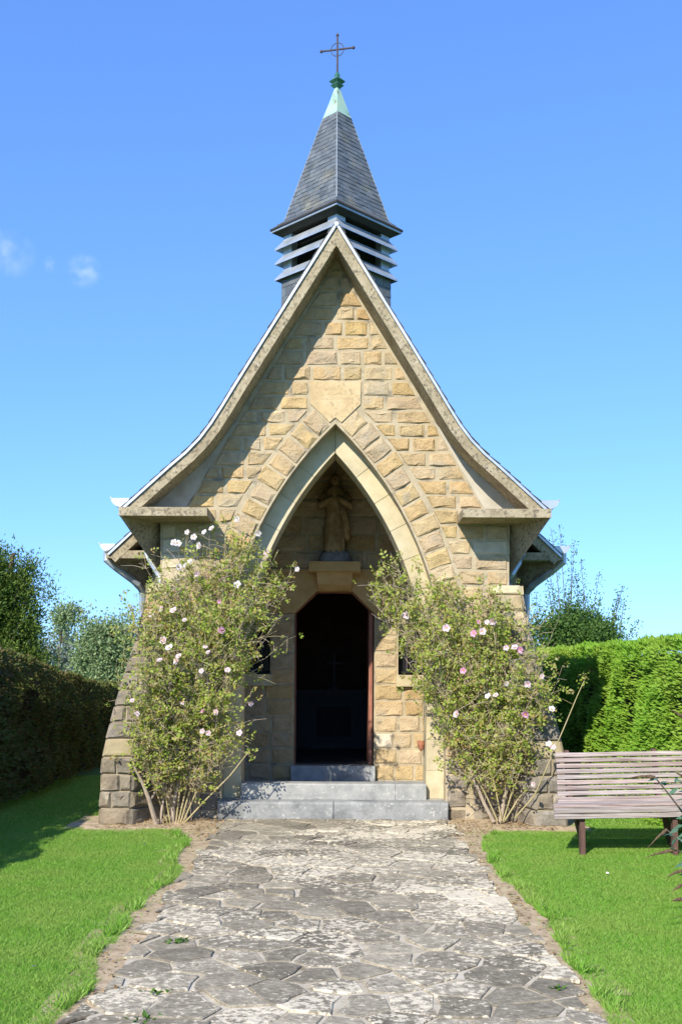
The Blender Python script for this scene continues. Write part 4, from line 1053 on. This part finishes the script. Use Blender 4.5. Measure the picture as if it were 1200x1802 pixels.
def rose(label, base, outline, depth, blooms, ncane, seed, strays, thick_canes, nleaf=72):
    rs = np.random.RandomState(seed); base = Vector(base)
    t = thing('climbing_rose', base, label, 'rose bush')
    mb, grey, lp, ld, sizes = MB(), MB(), [], [], []
    xs_ = [p[0] for p in outline]; ys_ = [p[1] for p in outline]
    targets = []; trunks = []
    while len(targets) < ncane:
        x, y = rs.uniform(min(xs_), max(xs_)), rs.uniform(min(ys_), max(ys_))
        if in_poly(x, y, outline) and y < 1390: targets.append((x, y))
    targets += strays
    for k_, (x, y) in enumerate(targets):
        Y = depth(x, y)+rs.normal(0, .09); tip = P(x, y, Y)
        stray = k_ >= ncane
        if k_ < 16 or not trunks:
            b0 = base+Vector((rs.normal(0, .07), rs.normal(0, .05), 0))
        else:
            tk = trunks[rs.randint(len(trunks))]
            for _ in range(5):
                t2 = trunks[rs.randint(len(trunks))]
                if (t2[-1]-tip).length < (tk[-1]-tip).length: tk = t2
            b0 = tk[rs.randint(3, 8)].copy()
            if b0.z > tip.z-.05: b0 = tk[3].copy()
        mid = b0.lerp(tip, .5); mid.x = b0.x+(tip.x-b0.x)*rs.uniform(.40, .68); mid.y = min(mid.y, 11.30)+rs.normal(0, .04); mid.z += rs.uniform(.0, .15)
        cv = curve(b0, mid, tip, 9); cv = [p+Vector((rs.normal(0, .012), rs.normal(0, .012), rs.normal(0, .01))) for p in cv]
        if k_ < 16: trunks.append(cv)
        th = rs.uniform(.005, .009) if k_ < 16 else rs.uniform(.0025, .005)
        (grey if rs.rand() < .35 else mb).tube(cv, [th*(1-.07*q) for q in range(10)], 5)
        # side twigs
        tw = [cv[-1]]
        for q in range(rs.randint(6, 12)):
            t0 = rs.uniform(.35, 1.0); a = cv[min(9, int(t0*9))]
            d = Vector((rs.normal(0, .11), rs.normal(0, .05), rs.normal(.05, .09)))
            e = a+d; (grey if rs.rand() < .5 else mb).tube([a, a+d*.5+Vector((0, 0, .015)), e], [.003, .0025, .0015], 4); tw.append(e)
        k = nleaf if not stray else int(nleaf*.5)
        zrel = max(0, min(1, (tip.z-.3)/.9))
        k = int(k*(.45+.55*zrel)*rs.choice([.25, .6, 1.0, 1.7]))
        if tip.z < .55: k = int(k*.3)
        # compound leaves of five leaflets
        for q in range(max(4, k//5)):
            a = tw[rs.randint(len(tw))] if rs.rand() < .72 else cv[rs.randint(6, 10)]
            c = np.array(a)+rs.normal(0, 1, 3)*np.array([.038, .03, .034])
            main = rvec(rs, 1)[0]+np.array([0, -.35, .15]); main /= np.linalg.norm(main); sd = np.cross(main, rvec(rs, 1)[0]); sd /= np.linalg.norm(sd)
            L0 = rs.uniform(.022, .050)
            for f, g_ in ((0, -1), (0, 1), (.9, -1), (.9, 1), (1.5, 0)):
                lp.append(c+main*L0*f+sd*g_*.003); ld.append(main*(.55 if g_ else 1)+sd*g_*.9); sizes.append(L0*rs.uniform(.85, 1.15))
    mb.part('canes', M['cane'], t, kind='stuff'); grey.part('dry_twigs', M['cane_grey'], t, kind='stuff')
    for pts, rads in thick_canes: MB().tube([P(*p) for p in pts], rads, 7).part('stem', M['cane_grey'] if rads[0] > .0125 else M['cane'], t)
    lp, ld, sizes = np.array(lp), np.array(ld), np.array(sizes)
    nr = rvec(rs, len(lp))*.7+np.array([-.3, -.65, .55])
    leaf_cards('foliage', lp, ld, nr, sizes, sizes*.66, M['leaf_rose'], t, 'stuff')
    for k_, (x, y, kind, r_) in enumerate(blooms):
        Y = depth(x, y)-.15; p = P(x, y, Y)
        o = new_obj('rose_bloom', BLOOMS[kind][k_ % 3], t, p-org(t)); ORG[o] = p
        d = Vector((rs.normal(-.25, .45), -1, rs.normal(.35, .4))).normalized()
        o.rotation_euler = d.to_track_quat('Z', 'Y').to_euler(); o.scale = (r_,)*3
        c = new_obj('bloom_centre', CENTRE, o, (0, 0, 0))
    return t
left_out = [(300, 1445), (255, 1380), (228, 1270), (208, 1190), (215, 1080), (250, 1020), (290, 960), (345, 930), (400, 922), (445, 925), (470, 985), (500, 1010), (520, 1065), (512, 1095), (470, 1140), (455, 1190), (440, 1240), (432, 1310), (390, 1370), (345, 1430)]
right_out = [(880, 1440), (835, 1400), (785, 1315), (735, 1215), (705, 1150), (690, 1095), (655, 1062), (662, 1000), (690, 985), (740, 1005), (800, 1000), (850, 1015), (880, 1065), (925, 1100), (950, 1110), (972, 1170), (985, 1215), (970, 1260), (960, 1300), (930, 1360), (915, 1420)]
def depth_l(x, y):
    if x < 300: return 10.86+(.35 if y < 1130 else .0)+(.1 if y < 1000 else 0)
    if x > 440: return 11.38
    return 11.12 + (.18 if y < 1050 else 0)
def depth_r(x, y):
    if x > 890: return 10.88+(.38 if y < 1130 else .0)
    if x < 730: return 11.40
    return 11.14 + (.14 if y < 1080 else 0)
def fl(lst, ox, oy, seed, whites, deeps=()):
    r_ = random.Random(seed); out_ = []
    for i, (a, b) in enumerate(lst):
        out_.append((ox+a/3, oy+b/3, 'petal_white' if i in whites else ('petal_deep' if i in deeps else 'petal'), r_.uniform(.7, 1.2)))
    return out_
bl_l = fl([(510, 110), (460, 170), (575, 180), (600, 110), (640, 90), (775, 40), (885, 115), (930, 220), (1090, 305), (525, 265), (465, 295), (560, 330), (775, 385), (680, 475), (375, 515), (437, 523), (320, 545), (385, 680), (415, 720), (605, 715), (620, 745), (465, 765), (455, 790), (365, 788), (585, 842), (722, 838), (220, 1000), (245, 1070), (595, 1055), (663, 1060), (845, 1015), (590, 1160), (620, 1170), (785, 1170), (485, 1010), (495, 575), (690, 630), (545, 135), (440, 165), (500, 285)], 160, 900, 1, {0, 1, 2, 3, 4, 5, 6, 8, 9, 10, 12, 37, 38, 39, 18}, {13, 28, 36})
bl_r = fl([(255, 367), (465, 435), (635, 405), (680, 405), (710, 400), (655, 455), (610, 465), (780, 540), (825, 540), (855, 550), (555, 660), (780, 730), (685, 795), (725, 790), (895, 730), (885, 890), (520, 890), (1020, 865), (1005, 1048), (1030, 1065), (925, 1260), (970, 690)], 630, 960, 2, {11, 12, 18, 17}, {2, 6, 9, 10, 15})
rose('climbing rose with white and pink blooms covering the left porch wall', G(312, 1446), left_out, depth_l, bl_l, 300, 41,
     [(525, 1000), (515, 1005), (490, 965), (455, 925), (222, 1045), (230, 1060), (240, 975), (262, 985), (440, 1165), (455, 1180), (520, 1120), (215, 1150), (205, 1200), (330, 930), (370, 920)],
     [([(275, 1450, 11.1), (262, 1405, 11.0), (250, 1375, 10.95), (237, 1350, 10.9)], [.028, .022, .016, .010]), ([(262, 1412, 11.02), (275, 1392, 11.05), (285, 1350, 11.1), (287, 1300, 11.15)], [.014, .013, .011, .008]),
      ([(303, 1450, 11.25), (305, 1420, 11.25), (320, 1350, 11.2), (325, 1250, 11.15), (330, 1150, 11.15)], [.026, .022, .018, .014, .008]), ([(282, 1450, 11.15), (285, 1425, 11.15), (292, 1380, 11.2), (300, 1300, 11.2)], [.016, .013, .011, .008]), ([(322, 1448, 11.2), (345, 1395, 11.18), (385, 1335, 11.15), (430, 1275, 11.15)], [.009, .008, .007, .005]), ([(318, 1448, 11.2), (335, 1390, 11.18), (365, 1320, 11.15), (395, 1240, 11.15)], [.009, .008, .007, .005]), ([(325, 1448, 11.2), (360, 1410, 11.18), (405, 1365, 11.15), (440, 1320, 11.15)], [.009, .008, .007, .005]), ([(310, 1448, 11.2), (318, 1380, 11.18), (345, 1290, 11.15), (365, 1200, 11.15)], [.009, .008, .007, .005]), ([(300, 1448, 11.2), (290, 1390, 11.18), (268, 1310, 11.15), (258, 1230, 11.15)], [.009, .008, .007, .005]), ([(314, 1448, 11.2), (325, 1400, 11.18), (340, 1330, 11.15), (350, 1250, 11.15)], [.009, .008, .007, .005]), ([(295, 1448, 11.2), (278, 1400, 11.18), (262, 1350, 11.15), (240, 1290, 11.15)], [.009, .008, .007, .005])])
rose('climbing rose with clusters of pink blooms beside the bench', G(878, 1441), right_out, depth_r, bl_r, 290, 42,
     [(645, 1045), (655, 1080), (670, 985), (690, 990), (735, 990), (965, 1100), (990, 1175), (985, 1215), (950, 1080), (975, 1130), (920, 1030), (700, 1110), (985, 1085), (705, 1060)],
     [([(868, 1446, 11.25), (852, 1415, 11.22), (835, 1375, 11.2), (815, 1330, 11.2), (790, 1280, 11.2)], [.022, .02, .017, .013, .008]), ([(880, 1446, 11.25), (888, 1400, 11.22), (905, 1350, 11.15), (910, 1290, 11.1), (905, 1200, 11.1)], [.024, .02, .018, .014, .008]),
      ([(905, 1440, 11.1), (940, 1400, 11.0), (962, 1350, 10.9), (990, 1285, 10.8), (1015, 1225, 10.75), (1030, 1192, 10.75)], [.009, .008, .007, .006, .005, .004]), ([(875, 1444, 11.2), (855, 1400, 11.18), (825, 1345, 11.15), (800, 1280, 11.15)], [.009, .008, .007, .005]), ([(882, 1444, 11.2), (872, 1390, 11.18), (850, 1310, 11.15), (830, 1230, 11.15)], [.009, .008, .007, .005]), ([(885, 1444, 11.2), (900, 1395, 11.18), (925, 1330, 11.15), (935, 1250, 11.15)], [.009, .008, .007, .005]), ([(888, 1444, 11.2), (912, 1405, 11.18), (945, 1370, 11.15), (960, 1310, 11.15)], [.009, .008, .007, .005])])
# leaves at the end of the long stray cane
rs = np.random.RandomState(77); rr = [o for o in bpy.data.objects if o.name.startswith('climbing_rose')][1]
cpt = np.array(P(1026, 1195, 10.75)); lp = cpt+rs.normal(0, 1, (45, 3))*np.array([.03, .03, .04])
leaf_cards('tip_leaves', lp, rvec(rs, 45), rvec(rs, 45), .03, .018, M['leaf_rose'], rr, 'stuff')

# ---- butterfly bush entering the picture from the right
bu = thing('butterfly_bush', (2.62, 6.15, 0), 'butterfly bush with brown flower spikes and bluish green leaves at right edge', 'bush')
rs = np.random.RandomState(51); lp, ld, lw_ = [], [], []
tips = [((1152, 1368), (1108, 1362)), ((1172, 1460), (1138, 1487)), ((1190, 1495), (1135, 1503)), ((1199, 1532), (1172, 1538)), ((1203, 1556), (1180, 1564)), ((1202, 1583), (1180, 1580)), ((1208, 1268), (1180, 1243)), ((1212, 1375), (1185, 1352)), ((1225, 1420), (1205, 1398)), ((1235, 1330), (1215, 1300)), ((1240, 1500), (1212, 1470)), ((1250, 1260), (1240, 1215))]
stems = MB()
for k_, (a, b) in enumerate(tips):
    Y = 5.95+.25*((k_*37) % 10)/10
    pa, pb = P(a[0], a[1], Y), P(b[0], b[1], Y-.03)
    root = Vector((2.62+rs.normal(0, .06), 6.15+rs.normal(0, .06), 0)); mid = Vector((pa.x+.25, (pa.y+root.y)/2, max(.15, pa.z*.75)))
    cv = curve(root, mid, pa, 8); stems.tube(cv, [.009-.0006*q for q in range(9)], 5)
    mbs = MB(); dv = pb-pa; L0 = dv.length; nseg = 12; rings = []
    for q in range(nseg+1):
        t_ = q/nseg; rad = max(.0015, .0125*math.sin(math.pi*min(1, .25+.75*t_))**.7*(1-.55*t_)*rs.uniform(.8, 1.2)); c = pa+dv*t_+Vector((0, 0, -.02*t_*t_))
        rings.append([c+Vector((0, math.cos(w_), math.sin(w_)))*rad*rs.uniform(.75, 1.25) for w_ in [2*math.pi*z_/8 for z_ in range(8)]])
    mbs.loft(rings).part('flower_spike', M['spike'], bu)
    for q in range(10):
        t_ = rs.uniform(.45, 1.0); a_ = cv[min(7, int(t_*8))].lerp(cv[min(8, int(t_*8)+1)], (t_*8) % 1)
        if t_ > .8 and rs.rand() < .35: continue
        lp.append(tuple(a_)); ld.append((rs.normal(-.3, .8), rs.normal(-.2, .7), rs.normal(-.1, .45))); lw_.append(rs.uniform(.055, .12))
for k_ in range(26):
    root = Vector((2.62+rs.normal(0, .08), 6.15+rs.normal(0, .08), 0)); tip = Vector((2.75+abs(rs.normal(0, .35)), 6.2+rs.normal(0, .35), rs.uniform(.5, 1.7)))
    cv = curve(root, root.lerp(tip, .5)+Vector((0, 0, .2)), tip, 8); stems.tube(cv, [.009-.0006*q for q in range(9)], 5)
    for q in range(22):
        t_ = rs.uniform(.25, 1.0); a_ = cv[min(7, int(t_*8))].lerp(cv[min(8, int(t_*8)+1)], (t_*8) % 1)
        lp.append(tuple(a_)); ld.append((rs.normal(0, .8), rs.normal(0, .8), rs.normal(0, .45))); lw_.append(rs.uniform(.06, .13))
for px, py in ((1163, 1378), (1170, 1385), (1180, 1390), (1190, 1380), (1195, 1395), (1178, 1372), (1192, 1425), (1198, 1440), (1190, 1455), (1180, 1462), (1196, 1470), (1199, 1410), (1192, 1522), (1196, 1515), (1199, 1545)):
    lp.append(tuple(P(px+14, py-4, 5.98+rs.uniform(0, .15)))); ld.append((-1+rs.normal(0, .3), rs.normal(0, .4), -.25+rs.normal(0, .3))); lw_.append(rs.uniform(.06, .10))
stems.part('stems', M['bark'], bu)
lp, ld, lw_ = np.array(lp), np.array(ld), np.array(lw_)
leaf_cards('foliage', lp, ld, rvec(rs, len(lp))*.6+np.array([0, -.4, .8]), lw_, lw_*.30, M['buddleia'], bu, 'stuff', fold=.15)

# ---- dead leaves on the beds, small weeds in the paving
rs = np.random.RandomState(61); lp = []
while len(lp) < 620:
    x, y = rs.uniform(-2.4, 2.4), rs.uniform(10.2, 11.45)
    if in_soil(x, y) and abs(x) > 1.15: lp.append((x, y, .022+rs.uniform(0, .015)))
while len(lp) < 760:
    y = rs.uniform(5, 10.5); x = soil_left(y)+rs.uniform(0, .15) if rs.rand() < .5 else soil_right(y)-rs.uniform(0, .15); lp.append((x, y, .016))
lp = np.array(lp); d = rvec(rs, len(lp)); d[:, 2] *= .25
o = leaf_cards('fallen_leaves', lp, d, rvec(rs, len(lp))*.4+np.array([0, 0, 1]), .034*rs.uniform(.6, 1.4, len(lp)), .02, M['leaf_dry'], None, 'stuff')
tag(o, 'dry brown fallen leaves on the soil beside the steps', 'leaves')
for (px, py, k_, sp, lab) in ((314, 1658, 26, .045, 'larger green weed tuft growing between left paving stones'), (275, 1748, 14, .035, 'small weed in a joint near the lower left path edge'), (262, 1797, 16, .04, 'weed tuft at the bottom edge of the path'), (975, 1742, 8, .012, 'thin grass weed standing in the right paving')):
    c = G(px, py, .02); t = thing('weed', c, lab, 'weed')
    pts = np.array(c)+rs.normal(0, 1, (k_, 3))*np.array([sp, sp*.6, 0]); dr = rvec(rs, k_)*np.array([1, 1, .4])+np.array([0, 0, .5])
    leaf_cards('leaves', pts, dr, rvec(rs, k_)+np.array([0, 0, 1]), .045*rs.uniform(.6, 1.2, k_), .016, M['weed'], t)

# ================================================================== BENCH
be = thing('bench', (1.975, 9.30, 0), 'weathered pinkish wooden slat bench on the right lawn', 'bench', rz=R(5), local=True)
BL = 1.40; be.rotation_euler = (0, -.022, R(1.0)); rb = random.Random(9)
def slat(name, y, z, wy, wz, tilt=0.0, x0=0.0, x1=BL):
    mb = MB(); c, s = math.cos(tilt), math.sin(tilt)
    rings = []; b = .004
    for x in np.linspace(x0, x1, 7):
        dy, dz = rb.uniform(-.0015, .0015), rb.uniform(-.002, .002)
        sec = [(-wy/2+b, -wz/2), (wy/2-b, -wz/2), (wy/2, -wz/2+b), (wy/2, wz/2-b), (wy/2-b, wz/2), (-wy/2+b, wz/2), (-wy/2, wz/2-b), (-wy/2, -wz/2+b)]
        rings.append([(x, y+dy+a*c-q*s, z+dz+a*s+q*c) for a, q in sec])
    mb.loft(rings)
    mb.f = [f[::-1] for f in mb.f]
    return mb.part(name, M['wood'], be)
for i in range(9):
    z = .452+i*.0535*.955; slat('back_slat', .475+.20*(z-.45), z, .024, .0405, -.20, .150+rb.uniform(-.006, .006), BL-.01)
for i in range(6): slat('seat_slat', .035+i*.073, .442-.012*math.sin(i/5*math.pi), .066, .024, 0, i*.026+rb.uniform(-.004, .004), BL)
slat('seat_slat', -.004, .405, .022, .050, .08); slat('seat_slat', .002, .353, .022, .044, .12)
for x in (.265, 1.10):
    MB().box(x-.022, x+.022, .035, .095, -.02, .425).part('leg', M['wood_dark'], be)
    MB().loft([[(x+.12, .53, -.02), (x+.165, .53, -.02), (x+.165, .60, -.02), (x+.12, .60, -.02)], [(x-.02, .36, .425), (x+.02, .36, .425), (x+.02, .44, .425), (x-.02, .44, .425)]]).part('leg', M['wood_dark'], be)
    MB().box(x-.0215, x+.0215, .02, .49, .385, .424).part('seat_bearer', M['wood_dark'], be)
    MB().loft([[(x-.02, .455, .40), (x+.02, .455, .40), (x+.02, .515, .40), (x-.02, .515, .40)], [(x-.02, .590, .90), (x+.02, .590, .90), (x+.02, .64, .90), (x-.02, .64, .90)]]).part('back_post', M['wood_dark'], be)

# ================================================================== CLOUDS (thin fair-weather wisps, far off)
def cloud(px, py, w_, h_, dens, label, seed):
    Y = 900.0; c = P(px, py, Y); sx_, sz = w_*Y/F/2, h_*Y/F/2
    m, t, N, L = nodes('cloud_%d' % seed)
    out = N.new('ShaderNodeOutputMaterial'); v = N.new('ShaderNodeVolumePrincipled'); v.inputs['Color'].default_value = (1, 1, 1, 1); v.inputs['Anisotropy'].default_value = .0
    tc = N.new('ShaderNodeTexCoord'); ln = N.new('ShaderNodeVectorMath'); ln.operation = 'LENGTH'; L.new(tc.outputs['Object'], ln.inputs[0])
    n = N.new('ShaderNodeTexNoise'); n.noise_dimensions = '4D'; n.inputs['W'].default_value = seed; n.inputs['Scale'].default_value = 1.7; n.inputs['Detail'].default_value = 5; L.new(tc.outputs['Object'], n.inputs['Vector'])
    m1 = N.new('ShaderNodeMapRange'); m1.inputs[1].default_value = 1.0; m1.inputs[2].default_value = .1; L.new(ln.outputs['Value'], m1.inputs[0])
    m2 = N.new('ShaderNodeMapRange'); m2.inputs[1].default_value = .46; m2.inputs[2].default_value = .66; L.new(n.outputs['Fac'], m2.inputs[0])
    mu = N.new('ShaderNodeMath'); mu.operation = 'MULTIPLY'; L.new(m1.outputs[0], mu.inputs[0]); L.new(m2.outputs[0], mu.inputs[1])
    m3 = N.new('ShaderNodeMath'); m3.operation = 'MULTIPLY'; m3.inputs[1].default_value = dens; L.new(mu.outputs[0], m3.inputs[0]); L.new(m3.outputs[0], v.inputs['Density']); L.new(v.outputs[0], out.inputs['Volume'])
    mb = MB().sphere((0, 0, 0), 1.0, 16, 10); me = bpy.data.meshes.new('cloud'); me.from_pydata(mb.v, [], mb.f); me.materials.append(m)
    o = new_obj('cloud', me, None, c); o.scale = (sx_, (sx_+sz)/2, sz); tag(o, label, 'cloud', 'small clouds in the left sky')
cloud(14, 448, 105, 95, .035, 'largest pale wisp of cloud at the left edge of the sky', 3)
cloud(148, 476, 70, 66, .045, 'small pointed pale cloud right of the largest wisp', 7)
cloud(90, 466, 34, 36, .03, 'tiny faint cloud scrap between two other clouds', 5)

# ---- a few daisies in the lawn
dm = bloom_mesh('daisy_petals', M['petal_white'], .013, 9, .3)
for px, py, lab in ((1068, 1536, 'tiny white daisy in the lawn in front of the bench'), (938, 1492, 'tiny white daisy between the path and the left bench leg'), (1003, 1668, 'tiny white daisy at the right edge of the paving'), (255, 1484, 'tiny white daisy just below the left rose bush'), (60, 1700, 'tiny white daisy in the far left lawn foreground')):
    p = G(px, py, .03); t = thing('daisy', (p.x, p.y, 0), lab, 'flower', 'daisies dotted over the lawn')
    o = new_obj('petals', dm, t, (0, 0, .03)); o.rotation_euler = (.5, 0, px); MB().tube([(p.x, p.y, 0), (p.x, p.y, .029)], .0012, 4).part('stalk', M['weed'], t)
sc.cycles.use_denoising = True
sc.cycles.max_bounces = 8; sc.cycles.diffuse_bounces = 4; sc.cycles.glossy_bounces = 3; sc.cycles.transmission_bounces = 3; sc.cycles.transparent_max_bounces = 8; sc.cycles.volume_bounces = 2
